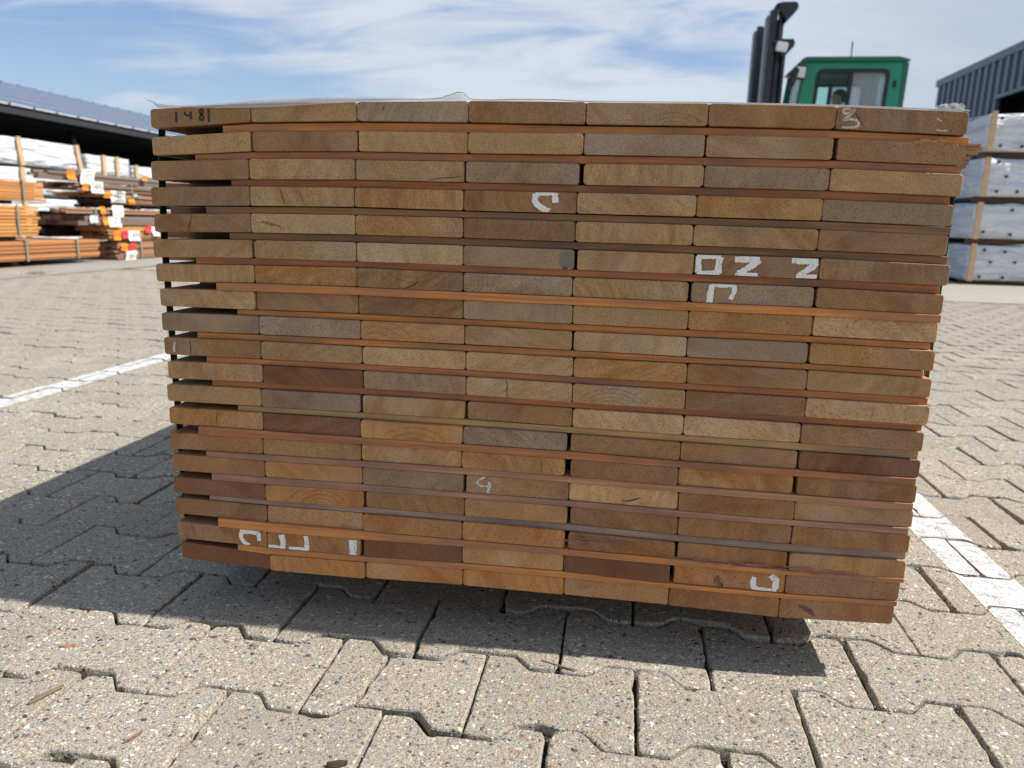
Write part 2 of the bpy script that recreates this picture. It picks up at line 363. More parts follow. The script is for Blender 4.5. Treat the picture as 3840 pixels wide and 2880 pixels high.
br = t.new('ShaderNodeTexBrick', {'Vector': oc, 'Scale': 6.0, 'Brick Width': 1.0, 'Row Height': 1.0, 'Mortar Size': 0.03, 'Color1': (0.045, 0.075, 0.13, 1), 'Color2': (0.055, 0.085, 0.14, 1), 'Mortar': (0.3, 0.34, 0.42, 1)}, offset=0.0)
M_SOLAR = t.done(br.outputs[0], 0.4, spec=0.35)
M_ALU = plain('aluminium', (0.62, 0.65, 0.70), 0.5, 0.0)
t = NT('cab_glass')
g = t.new('ShaderNodeBsdfGlossy', {'Roughness': 0.03}); tp = t.new('ShaderNodeBsdfTransparent', {0: (0.80, 0.92, 0.90, 1)})
fr = t.new('ShaderNodeFresnel', {0: 1.5}); mx = t.new('ShaderNodeMixShader', {0: t.math('MULTIPLY', fr.outputs[0], 0.5)})
t.l.new(tp.outputs[0], mx.inputs[1]); t.l.new(g.outputs[0], mx.inputs[2]); t.l.new(mx.outputs[0], t.out.inputs[0])
M_GLASS = t.m
t = NT('dusty_glass')
d = t.new('ShaderNodeBsdfDiffuse', {0: (0.62, 0.64, 0.66, 1)}); tp = t.new('ShaderNodeBsdfTransparent', {0: (0.86, 0.9, 0.92, 1)})
mx = t.new('ShaderNodeMixShader', {0: 0.30}); t.l.new(tp.outputs[0], mx.inputs[1]); t.l.new(d.outputs[0], mx.inputs[2])
t.l.new(mx.outputs[0], t.out.inputs[0]); M_GLASS2 = t.m
M_GRASS = plain('grass_blade', (0.07, 0.12, 0.03), 0.8)

# ------------------------------------------------------------------ measured layout of the bundle, in tenths of a millimetre
NODES = [
    [(-5061,0,6456,6211),(-3638,0,6536,6306),(-2187,0,6560,6331),(-724,0,6575,6325),(740,0,6567,6315),(2207,0,6560,6306),(3664,0,6533,6285),(5113,0,6482,6230)],
    [(-5074,0,6100,5864),(-3645,20,6185,5934),(-2177,11,6206,5956),(-726,0,6202,5950),(732,0,6202,5953),(2199,11,6200,5948),(3699,46,6187,5935),(5153,0,6126,5894)],
    [(-5110,0,5788,5540),(-3684,21,5833,5577),(-2218,0,5850,5600),(-758,20,5847,5596),(722,45,5844,5592),(2208,0,5847,5592),(3674,0,5836,5583),(5141,0,5794,5546)],
    [(-5131,0,5444,5201),(-3696,0,5487,5234),(-2232,0,5497,5254),(-774,0,5495,5243),(680,0,5496,5241),(2149,0,5491,5239),(3628,0,5480,5230),(5102,0,5448,5201)],
    [(-5134,0,5090,4848),(-3702,0,5133,4881),(-2229,0,5147,4896),(-775,0,5149,4897),(676,0,5142,4890),(2136,0,5139,4888),(3619,0,5127,4876),(5091,0,5097,4856)],
    [(-5155,0,4749,4506),(-3679,29,4782,4538),(-2217,0,4795,4545),(-770,0,4797,4544),(696,31,4790,4536),(2178,0,4785,4533),(3668,0,4783,4529),(5149,0,4752,4508)],
    [(-5155,0,4413,4168),(-3691,0,4440,4199),(-2220,0,4461,4203),(-768,0,4445,4199),(670,0,4439,4192),(2150,29,4434,4186),(3658,24,4429,4182),(5131,0,4400,4158)],
    [(-5104,0,4071,3829),(-3686,0,4084,3835),(-2209,0,4095,3847),(-759,0,4088,3842),(689,0,4086,3841),(2157,0,4079,3837),(3670,11,4078,3830),(5131,0,4056,3811)],
    [(-5121,0,3732,3476),(-3655,0,3746,3493),(-2182,0,3750,3499),(-738,0,3749,3501),(705,14,3741,3492),(2166,0,3734,3485),(3659,20,3735,3481),(5135,0,3714,3465)],
    [(-5112,0,3379,3133),(-3645,0,3392,3142),(-2168,0,3390,3151),(-717,0,3396,3149),(729,0,3391,3143),(2192,0,3393,3139),(3673,0,3389,3139),(5142,0,3368,3124)],
    [(-5092,0,3031,2783),(-3629,18,3054,2802),(-2153,0,3056,2812),(-707,0,3055,2810),(732,0,3048,2794),(2198,0,3043,2793),(3689,0,3035,2790),(5162,0,3026,2780)],
    [(-5125,0,2692,2445),(-3673,0,2704,2453),(-2187,30,2711,2462),(-705,29,2712,2466),(747,0,2704,2451),(2201,0,2703,2443),(3675,0,2691,2441),(5143,0,2684,2435)],
    [(-5106,0,2352,2108),(-3659,0,2358,2105),(-2200,0,2361,2110),(-741,0,2361,2115),(715,41,2354,2115),(2188,0,2339,2094),(3676,15,2327,2088),(5152,0,2320,2083)],
    [(-5122,0,1971,1727),(-3672,0,1987,1746),(-2204,0,2003,1762),(-752,0,2011,1766),(715,70,2007,1765),(2182,0,2001,1749),(3675,42,1996,1743),(5155,0,1988,1747)],
    [(-5106,0,1646,1396),(-3660,0,1647,1404),(-2186,0,1665,1413),(-703,31,1673,1413),(744,0,1671,1414),(2211,0,1653,1401),(3701,0,1649,1391),(5162,0,1636,1411)],
    [(-5112,0,1290,1043),(-3668,0,1288,1045),(-2161,27,1310,1063),(-702,0,1324,1067),(758,33,1327,1072),(2232,0,1302,1040),(3703,0,1310,1048),(5158,0,1316,1068)],
    [(-5114,0,962,712),(-3665,0,953,697),(-2198,0,960,700),(-732,0,961,700),(740,42,954,704),(2236,32,933,702),(3698,20,924,679),(5156,0,955,669)],
    [(-5108,0,585,320),(-3674,0,551,301),(-2211,42,567,304),(-734,0,599,340),(717,0,610,356),(2202,53,603,327),(3698,0,612,333),(5131,0,646,377)],
    [(-5078,0,247,-15),(-3647,0,185,-61),(-2170,0,208,-46),(-717,0,242,-9),(734,0,256,-7),(2184,0,251,-10),(3653,0,255,-28),(5103,0,292,29)],
]
STICK = [ (-4078,5178,-5502),(-4481,5127,-5570),(-3997,5067,-5569),(-4355,5107,-5413),(-4054,5139,-5516),(-4572,5100,-5598),(-4244,5126,-5020),(-4001,5080,-5528),(-4622,5048,-5562),(-4487,5139,-5411),(-4441,5111,-5479),(-4059,5127,-5507),(-4653,5120,-5471),(-4557,5133,-5686),(-4494,5123,-5668),(-4579,5152,-5602),(-4432,5157,-5535),(-4154,5124,-5612) ]
MARKS = [
    ('marker_number','ink',0,0,[(31,[(-4683,6424),(-4683,6354),(-4690,6288)]),(31,[(-4560,6420),(-4563,6391),(-4531,6375),(-4484,6381)]),(31,[(-4474,6423),(-4474,6377),(-4479,6326)]),(28,[(-4291,6429),(-4298,6455),(-4327,6457),(-4349,6428),(-4326,6392),(-4295,6363),(-4292,6334),(-4320,6315),(-4347,6327),(-4348,6363),(-4318,6392),(-4291,6429)]),(28,[(-4215,6461),(-4220,6386),(-4221,6299)])]),
    ('chalk_number','chalk',0,6,[(32,[(3815,6510),(3730,6500),(3744,6460),(3802,6451),(3876,6507),(3823,6447),(3747,6382),(3822,6395),(3911,6374),(3930,6334),(3906,6307),(3834,6291),(3740,6295)])]),
    ('chalk_smudge','chalk',0,6,[(12,[(4765,6410),(4823,6377)]),(16,[(4777,6283),(4838,6270),(4902,6277)])]),
    ('paint_mark','paint',3,3,[(37,[(145,5474),(268,5473),(412,5483)]),(64,[(397,5480),(412,5365)]),(61,[(161,5466),(145,5381),(188,5330),(259,5287),(337,5252)])]),
    ('paint_mark','paint',5,5,[(44,[(2204,4755),(2357,4763),(2496,4756)]),(64,[(2219,4756),(2215,4675),(2229,4572)]),(50,[(2212,4559),(2345,4555),(2491,4557)]),(67,[(2484,4759),(2470,4669),(2469,4558)])]),
    ('paint_mark','paint',5,5,[(63,[(2662,4735),(2794,4742),(2959,4751)]),(63,[(2952,4745),(2873,4669),(2785,4607),(2717,4560)]),(43,[(2681,4551),(2797,4548),(2948,4556)])]),
    ('paint_mark','paint',5,5,[(59,[(3337,4746),(3493,4743),(3646,4751)]),(64,[(3627,4739),(3584,4679),(3506,4618),(3448,4564)]),(45,[(3406,4553),(3527,4551),(3647,4557)])]),
    ('paint_mark','paint',6,5,[(40,[(2409,4410),(2551,4410),(2700,4421)]),(60,[(2417,4415),(2401,4303),(2398,4191)]),(43,[(2685,4417),(2688,4332),(2649,4241)])]),
    ('chalk_number','chalk',14,3,[(31,[(-414,1661),(-489,1625),(-539,1568),(-479,1527),(-394,1527),(-326,1543)]),(37,[(-358,1607),(-352,1534),(-378,1429)])]),
    ('chalk_smudge','chalk',9,0,[(37,[(-4940,3313),(-4964,3242),(-4960,3169)])]),
    ('paint_mark','paint',17,0,[(54,[(-4098,519),(-3935,523),(-3812,515),(-3799,395)]),(50,[(-4079,509),(-4089,426),(-4040,353),(-3956,303)])]),
    ('paint_mark','paint',17,1,[(64,[(-3447,527),(-3425,421),(-3434,295)]),(46,[(-3405,321),(-3546,323),(-3669,325)])]),
    ('paint_mark','paint',17,1,[(56,[(-3072,539),(-3053,437),(-3061,318)]),(49,[(-3035,324),(-3188,321),(-3339,318)])]),
    ('paint_mark','paint',17,1,[(88,[(-2349,544),(-2348,428),(-2354,302)])]),
    ('paint_mark','paint',17,5,[(53,[(3292,528),(3279,456),(3290,377),(3342,356)]),(53,[(3296,346),(3437,352),(3596,355)]),(68,[(3501,576),(3574,513),(3575,381)])]),
    ('crack','crack',4,0,[(9,[(-4566,5099),(-4584,5019),(-4634,4865)])]),
    ('crack','crack',3,1,[(8,[(-3272,5476),(-3236,5370),(-3197,5251)]),(5,[(-2998,5434),(-2920,5257)])]),
    ('crack','crack',0,6,[(7,[(3884,6518),(3871,6470),(3922,6394),(3986,6305)])]),
    ('crack','crack',9,0,[(9,[(-4704,3377),(-4704,3273),(-4710,3142)])]),
    ('crack','crack',12,0,[(7,[(-4359,2369),(-4355,2288),(-4378,2161)])]),
    ('crack','crack',10,3,[(10,[(-161,3042),(-140,2964),(-149,2880),(-131,2798)])]),
    ('crack','crack',6,2,[(10,[(-1359,4312),(-1441,4257),(-1524,4221),(-1616,4202)])]),
    ('crack','crack',13,3,[(7,[(344,1989),(360,1887),(372,1758)])]),
    ('crack','crack',2,2,[(8,[(-1249,5610),(-1011,5648),(-916,5646),(-783,5674)])]),
    ('crack','crack',14,4,[(16,[(1466,1466),(1563,1466),(1719,1531)])]),
    ('crack','crack',12,5,[(17,[(3274,2674),(3326,2577),(3399,2444)])]),
    ('knot','knot',5,3,[(200,[(572,4763),(591,4665),(588,4558)])]),
    ('knot_hole','crack',5,3,[(40,[(534,4556),(580,4570),(599,4549)])]),
    ('stain','stain',15,5,[(108,[(2748,1583),(2739,1506),(2715,1410)])]),
    ('stain','stain',16,5,[(93,[(2776,1244),(2793,1142),(2792,1056)])]),
    ('stain','stain',18,6,[(69,[(3891,184),(4021,127),(4123,50)])]),
    ('stain','stain',17,5,[(95,[(2808,496),(2816,390),(2900,345)])]),
    ('stain','stain',0,2,[(24,[(-1804,6513),(-1843,6464)])]),
    ('stain','stain',4,1,[(36,[(-3589,5022),(-3473,5017),(-3326,4983),(-3213,4941)])]),
    ('growth_ring','ring',6,3,[(11,[(-686,4338),(-687,4335),(-687,4332),(-688,4329),(-690,4326),(-692,4323),(-694,4321),(-696,4319),(-699,4317),(-702,4316),(-705,4315),(-708,4315),(-711,4315),(-714,4315),(-717,4316),(-720,4317),(-723,4319),(-725,4321),(-727,4323),(-729,4326),(-730,4328),(-731,4331),(-732,4334),(-732,4337),(-731,4340),(-730,4343),(-729,4346),(-728,4349),(-726,4351),(-723,4354),(-721,4355),(-718,4357),(-715,4358),(-712,4359),(-709,4359),(-705,4359),(-702,4358),(-699,4357),(-697,4355),(-694,4354),(-692,4352),(-690,4349),(-689,4346),(-687,4344),(-687,4341),(-686,4338)]),(11,[(-654,4339),(-655,4331),(-656,4324),(-659,4317),(-662,4310),(-667,4304),(-672,4298),(-678,4294),(-684,4290),(-691,4287),(-699,4284),(-706,4283),(-714,4283),(-722,4284),(-729,4286),(-736,4289),(-742,4293),(-748,4298),(-753,4304)]),(11,[(-749,4372),(-743,4378),(-737,4382),(-730,4385),(-723,4388),(-716,4390),(-708,4390),(-700,4390),(-693,4388),(-686,4386),(-679,4382),(-673,4378),(-668,4373),(-663,4367),(-659,4360),(-657,4353),(-655,4346),(-654,4339)]),(11,[(-612,4340),(-613,4327),(-616,4314),(-620,4302),(-626,4290),(-634,4279),(-643,4269),(-654,4261),(-665,4254),(-678,4248),(-691,4244),(-704,4242),(-718,4242),(-731,4244),(-744,4248)]),(11,[(-747,4423),(-734,4427),(-720,4430),(-707,4431),(-694,4430),(-680,4427),(-668,4423),(-656,4417),(-645,4409),(-636,4400),(-628,4390),(-621,4378),(-617,4366),(-614,4354),(-612,4340)]),(11,[(-561,4342),(-562,4322),(-566,4302),(-573,4283),(-582,4265),(-594,4248),(-608,4233),(-624,4220),(-642,4209)]),(11,[(-597,4434),(-585,4418),(-575,4401),(-567,4382),(-563,4362),(-561,4342)]),(11,[(-503,4345),(-505,4317),(-510,4289),(-519,4262),(-532,4237),(-549,4213)]),(11,[(-522,4425),(-512,4400),(-506,4372),(-503,4345)]),(11,[(-442,4347),(-444,4311),(-451,4275),(-463,4240)]),(11,[(-454,4418),(-446,4383),(-442,4347)]),(11,[(-372,4350),(-374,4304),(-383,4258),(-398,4215)]),(11,[(-289,4353),(-292,4296),(-303,4239)])]),
    ('growth_ring','ring',6,2,[(15,[(-1195,4417),(-1258,4390),(-1325,4371),(-1393,4362),(-1462,4362),(-1530,4371),(-1596,4389),(-1658,4415)]),(15,[(-1094,4395),(-1162,4354),(-1235,4323),(-1312,4301),(-1390,4290),(-1470,4290),(-1548,4300),(-1624,4321),(-1695,4352),(-1761,4393),(-1820,4442)]),(15,[(-973,4381),(-1044,4325),(-1122,4277),(-1207,4241),(-1296,4216)]),(15,[(-1571,4214),(-1659,4238),(-1742,4274),(-1818,4321),(-1887,4378),(-1946,4444)])]),
    ('growth_ring','ring',18,6,[(14,[(3691,234),(3691,225),(3691,216),(3688,207),(3685,199),(3681,191),(3675,184),(3669,178)]),(14,[(3745,239),(3746,223),(3744,206),(3740,190),(3734,175),(3726,160),(3716,147),(3704,135),(3691,126),(3677,118)]),(14,[(3791,244),(3792,221),(3790,198),(3784,175),(3776,154),(3765,133),(3751,115),(3734,99),(3716,85),(3695,74),(3674,66)]),(14,[(3862,219),(3859,186),(3851,153),(3839,122),(3823,93),(3803,67),(3779,44),(3753,24),(3724,8),(3693,-4)]),(14,[(3939,216),(3935,172),(3924,129),(3908,88),(3887,49),(3860,14)])]),
    ('growth_ring','ring',10,4,[(14,[(1096,2820),(1143,2836),(1191,2846),(1240,2851),(1290,2849),(1338,2842),(1385,2830),(1428,2812)]),(14,[(974,2810),(1021,2839),(1072,2864),(1126,2882),(1182,2894),(1240,2899),(1297,2897),(1353,2889),(1407,2875),(1458,2854),(1505,2828)]),(14,[(882,2811),(930,2851),(985,2886),(1044,2914),(1107,2935),(1172,2949),(1239,2955),(1306,2953),(1371,2944),(1434,2927),(1493,2903),(1547,2872),(1596,2835)]),(14,[(828,2849),(884,2895),(947,2935),(1015,2967),(1087,2991),(1162,3006),(1238,3013),(1315,3011),(1390,3000),(1462,2981),(1529,2954),(1592,2918),(1647,2876),(1695,2828)])]),
    ('growth_ring','ring',15,1,[(17,[(-2913,1066),(-2892,1075),(-2869,1083),(-2847,1088),(-2824,1090),(-2801,1090),(-2778,1088),(-2757,1083),(-2738,1076),(-2720,1067)]),(17,[(-3001,1076),(-2976,1095),(-2948,1111),(-2917,1125),(-2886,1135),(-2853,1142),(-2819,1146),(-2786,1146),(-2754,1143),(-2724,1136),(-2695,1126),(-2670,1112),(-2647,1096),(-2628,1078)]),(17,[(-3090,1085),(-3060,1114),(-3025,1140),(-2987,1162),(-2947,1180),(-2904,1194),(-2859,1203),(-2815,1208),(-2770,1209),(-2727,1204),(-2686,1195),(-2648,1181),(-2614,1163),(-2583,1142),(-2558,1116),(-2538,1088)]),(17,[(-3195,1080),(-3163,1120),(-3124,1157),(-3080,1190),(-3031,1218),(-2979,1241),(-2924,1259),(-2867,1271),(-2809,1278),(-2753,1278),(-2697,1272),(-2645,1260),(-2596,1243),(-2552,1220),(-2513,1192),(-2480,1160),(-2454,1124),(-2436,1084)]),(17,[(-3284,1109),(-3244,1158),(-3196,1204),(-3141,1245),(-3080,1280)]),(16,[(-2483,1281),(-2435,1247),(-2395,1207),(-2362,1162),(-2339,1114)])]),
    ('growth_ring','ring',0,4,[(11,[(1670,6322),(1689,6332),(1710,6340),(1733,6347),(1757,6352),(1782,6355),(1808,6356),(1834,6354),(1859,6351),(1884,6345),(1907,6338),(1928,6329),(1946,6318)]),(11,[(1583,6339),(1606,6356),(1633,6371),(1664,6383),(1697,6393),(1733,6400),(1770,6404),(1808,6405),(1845,6403),(1882,6398),(1918,6390),(1951,6379),(1982,6366),(2009,6351),(2033,6333)]),(12,[(1486,6343),(1511,6367),(1542,6390),(1578,6410),(1618,6426),(1662,6439),(1709,6448),(1757,6453),(1807,6455),(1856,6452),(1905,6445),(1952,6435),(1996,6421),(2036,6403),(2072,6383),(2103,6360),(2128,6335)])]),
    ('growth_ring','ring',8,2,[(15,[(-2077,3510),(-2037,3518),(-1996,3521),(-1956,3520),(-1917,3514)]),(15,[(-2150,3565),(-2098,3580),(-2046,3590),(-1992,3594),(-1939,3592),(-1887,3585),(-1838,3572),(-1792,3553),(-1751,3530)]),(15,[(-2124,3662),(-2056,3675),(-1987,3680),(-1919,3678),(-1853,3668),(-1789,3651),(-1730,3627),(-1677,3597),(-1630,3561),(-1590,3520)]),(15,[(-1737,3736),(-1664,3706),(-1597,3669),(-1539,3625),(-1490,3574),(-1450,3517)])]),
    ('growth_ring','ring',12,2,[(16,[(-1546,2134),(-1498,2143),(-1450,2148),(-1402,2148),(-1356,2143),(-1311,2133)]),(16,[(-1740,2133),(-1687,2162),(-1631,2185),(-1571,2203),(-1509,2215),(-1446,2221),(-1384,2221),(-1324,2214),(-1266,2202),(-1212,2184),(-1163,2160),(-1120,2131)]),(16,[(-1875,2154),(-1814,2196),(-1748,2232),(-1676,2261),(-1600,2284),(-1521,2299),(-1442,2306),(-1363,2306),(-1287,2298),(-1213,2282),(-1145,2259),(-1083,2229),(-1028,2192),(-982,2151)])]),
    ('growth_ring','ring',4,1,[(13,[(-3642,4952),(-3643,4943),(-3647,4934),(-3652,4925),(-3659,4917),(-3667,4910),(-3677,4903)]),(13,[(-3683,5004),(-3673,4999),(-3663,4992),(-3655,4985),(-3649,4978),(-3645,4969),(-3643,4961),(-3642,4952)]),(13,[(-3575,4953),(-3578,4939),(-3583,4924),(-3592,4909),(-3604,4896)]),(13,[(-3685,5052),(-3664,5047),(-3644,5040),(-3627,5031),(-3611,5021),(-3598,5009),(-3588,4997),(-3580,4983),(-3576,4968),(-3575,4953)]),(13,[(-3492,4956),(-3496,4933),(-3504,4911)]),(13,[(-3657,5103),(-3625,5096),(-3596,5086),(-3569,5073),(-3546,5057),(-3526,5040),(-3511,5020),(-3500,5000),(-3494,4978),(-3492,4956)]),(13,[(-3393,4959),(-3398,4927),(-3409,4896)]),(13,[(-3500,5122),(-3468,5100),(-3441,5076),(-3419,5049),(-3404,5020),(-3395,4990),(-3393,4959)])]),
]
FILM_TOP = [(-5058, 6569), (-4953, 6536), (-4793, 6513), (-4641, 6501), (-4478, 6501), (-4147, 6520), (-3660, 6561), (-3177, 6586), (-2705, 6607), (-2240, 6609), (-1628, 6605), (-1315, 6596), (-1081, 6610), (-942, 6654), (-860, 6680), (-813, 6684), (-758, 6667), (-709, 6595), (-405, 6590), (-178, 6600), (345, 6599), (640, 6582), (1388, 6563), (2330, 6547), (3247, 6521), (3654, 6535), (4136, 6508), (4716, 6500), (5117, 6479)]
FILM_LOW = [(-4913, 6459), (-4836, 6460), (-4759, 6463), (-4643, 6474), (-4479, 6475), (-4151, 6467), (-3664, 6472), (-3181, 6491), (-2707, 6520), (-2241, 6545), (-1628, 6570), (-1315, 6577)]
FLICK = [(4714, 6511), (4824, 6547), (4935, 6562), (5047, 6571), (5011, 6530), (4916, 6495), (4775, 6488)]

# ------------------------------------------------------------------ ground: joint sand, interlocking blocks, painted lines
PITCH, ROW, X0, Y0 = 0.2045, 0.1415, -0.0275, -0.121
NX0, NX1, NY0, NY1 = -6.4, 6.0, -1.3, 6.3             # the area paved block by block
def sheet(name, polys, mat, z, kind='structure'):
    v = []; f = []
    for p in polys:
        n = len(v); v += [(x, y, z) for x, y in p]; f.append(tuple(range(n, n + len(p))))
    return tag(link(name, mesh(name, v, f), mat), kind=kind)
pavement = sheet('pavement', [[(NX0 - 1, NY0 - 1), (NX1 + 1, NY0 - 1), (NX1 + 1, NY1 + 1), (NX0 - 1, NY1 + 1)]], M_SAND, G - 0.0145)
B = 400
ax0, ax1, ay0, ay1 = NX0 + 0.02, NX1 - 0.02, NY0 + 0.02, NY1 - 0.02
sheet('yard_ground', [[(-B, -B), (B, -B), (B, ay0), (-B, ay0)], [(-B, ay1), (B, ay1), (B, B), (-B, B)],
                      [(-B, ay0), (ax0, ay0), (ax0, ay1), (-B, ay1)], [(ax1, ay0), (B, ay0), (B, ay1), (ax1, ay1)]], M_FAR, G - 0.004)
sheet('concrete_gutter', [[(-8.9, -12), (-5.06, -12), (-5.06, 60), (-8.9, 60)]], M_GUTTER, G + 0.004)

def paver_outline(rnd, g=0.0024, step=0.007, rough=0.0006, chip=0.5):
    P = PITCH / 2; a, b, w, h = 0.039, 0.0635, 0.0575 - 0.001, 0.084
    key = [(-P + g, -h + g), (-b + g * .3, -h + g), (-a - g * .3, -w + g), (a + g * .3, -w + g), (b - g * .3, -h + g), (P - g, -h + g),
           (P - g, h - g), (b - g * .3, h - g), (a + g * .3, w - g), (-a - g * .3, w - g), (-b + g * .3, h - g), (-P + g, h - g)]
    pts = []
    for i, p in enumerate(key):
        q = key[(i + 1) % len(key)]; L = math.dist(p, q); n = max(1, round(L / step))
        for k in range(n): pts.append((p[0] + (q[0] - p[0]) * k / n, p[1] + (q[1] - p[1]) * k / n))
    n = len(pts)
    pts = [((pts[i - 1][0] + 5 * pts[i][0] + pts[(i + 1) % n][0]) / 7, (pts[i - 1][1] + 5 * pts[i][1] + pts[(i + 1) % n][1]) / 7) for i in range(n)]
    s = rnd.uniform(0, 50); out = []
    for x, y in pts:
        d = noise.noise(Vector((x * 60, y * 60, s))) * rough * 2 + noise.noise(Vector((x * 200, y * 200, s + 9))) * rough
        c = max(0, noise.noise(Vector((x * 26, y * 26, s + 20))) - 0.30) * 0.018 * chip
        L = math.hypot(x, y); out.append((x * (1 + (d - c) / L), y * (1 + (d - c) / L)))
    return out
def paver_mesh(name, rnd, lod=0):
    o = paver_outline(rnd, g=rnd.uniform(0.0013, 0.0025) if lod == 0 else 0.0024, step=0.007 if lod == 0 else 0.05, rough=0.0007 if lod == 0 else 0.0003, chip=1.0 if lod == 0 else 0)
    n = len(o); v = []; f = []
    def ins(d):
        r = []
        for i in range(n):
            ax, ay = o[i - 1]; bx, by = o[(i + 1) % n]; tx, ty = bx - ax, by - ay; L = math.hypot(tx, ty) or 1
            r.append((o[i][0] - ty / L * d, o[i][1] + tx / L * d))
        return r
    rings = [(0, -0.03), (0, -0.0030), (0.0011, -0.0010), (0.0030, 0.0)] if lod == 0 else [(0, -0.012), (0.001, -0.002), (0.003, 0.0)]
    for d, z in rings: v += [(x, y, z + (rnd.uniform(-0.0004, 0.0004) if z < 0 and lod == 0 else 0)) for x, y in ins(d)]
    for r in range(len(rings) - 1):
        for i in range(n): f.append((r * n + i, r * n + (i + 1) % n, (r + 1) * n + (i + 1) % n, (r + 1) * n + i))
    top = [Vector((v[(len(rings) - 1) * n + i][0], v[(len(rings) - 1) * n + i][1], 0)) for i in range(n)]
    for tri in tessellate_polygon([top]): f.append(tuple((len(rings) - 1) * n + i for i in tri))
    me = mesh(name, v, f)
    bm = bmesh.new(); bm.from_mesh(me); bmesh.ops.recalc_face_normals(bm, faces=bm.faces); bm.to_mesh(me); bm.free()
    for p in me.polygons: p.use_smooth = abs(p.normal.z) < 0.98
    me.materials.append(M_CONC); return me, o
SPLIT_X = -0.035
def solid(o):
    n = len(o); v = []; f = []; cx0 = sum(p[0] for p in o) / n; cy0 = sum(p[1] for p in o) / n
    for d, z in ((0, -0.03), (0, -0.0035), (0.0014, -0.001), (0.0034, 0.0)):
        for i in range(n):
            ax, ay = o[i - 1]; bx, by = o[(i + 1) % n]; tx, ty = bx - ax, by - ay; L = math.hypot(tx, ty) or 1
            v.append((o[i][0] - ty / L * d, o[i][1] + tx / L * d, z))
    for q in range(3):
        for i in range(n): f.append((q * n + i, q * n + (i + 1) % n, (q + 1) * n + (i + 1) % n, (q + 1) * n + i))
    for tri in tessellate_polygon([[Vector((p[0], p[1], 0)) for p in v[3 * n:]]]): f.append(tuple(3 * n + i for i in tri))
    me = mesh('paver_piece', v, f); bm = bmesh.new(); bm.from_mesh(me); bmesh.ops.recalc_face_normals(bm, faces=bm.faces); bm.to_mesh(me); bm.free()
    me.materials.append(M_CONC); return me
rnd = random.Random(4)
PV = [paver_mesh('paver', rnd) for _ in range(10)]
PVL = [paver_mesh('paver_far', rnd, 1) for _ in range(1)]
CAMP = Vector((0.131, -0.959))
spots = []
j0 = math.floor((NY0 - Y0) / ROW); j1 = math.ceil((NY1 - Y0) / ROW)
for j in range(j0, j1):
    for k in range(math.floor((NX0 - X0) / PITCH), math.ceil((NX1 - X0) / PITCH)):
        x = X0 + (k + 0.5 + (0.5 if j % 2 else 0)) * PITCH; y = Y0 + j * ROW
        if not (NX0 + .08 < x < NX1 - .08 and NY0 + .08 < y < NY1 - .08) or x < -5.14: continue
        d = (Vector((x, y)) - CAMP); f2 = Vector((math.sin(YAW), math.cos(YAW)))
        dep = d.dot(f2); lat = abs(d.x * f2.y - d.y * f2.x)
        vis = dep > 0.35 and lat < dep * 0.74 + 0.15
        hid = (y > 0.35 and abs(x) < 0.45 + 0.0 * y)           # behind or under the bundle
        spots.append((0 if vis and not hid else 1, dep if dep > 0 else 9 - dep, x, y, j, k))
spots.sort()
LINES = [(0.742, 0.842, 0), (-1.800, -1.702, 1)]
def clip(poly, x, keep_gt):
    out = []
    for i, p in enumerate(poly):
        q = poly[(i + 1) % len(poly)]
        a = (p[0] > x) == keep_gt; b = (q[0] > x) == keep_gt
        if a: out.append(p)
        if a != b: tt = (x - p[0]) / (q[0] - p[0]); out.append((x, p[1] + tt * (q[1] - p[1])))
    return out
lineV = [[], []]; lineF = [[], []]
farV = []; farF = []
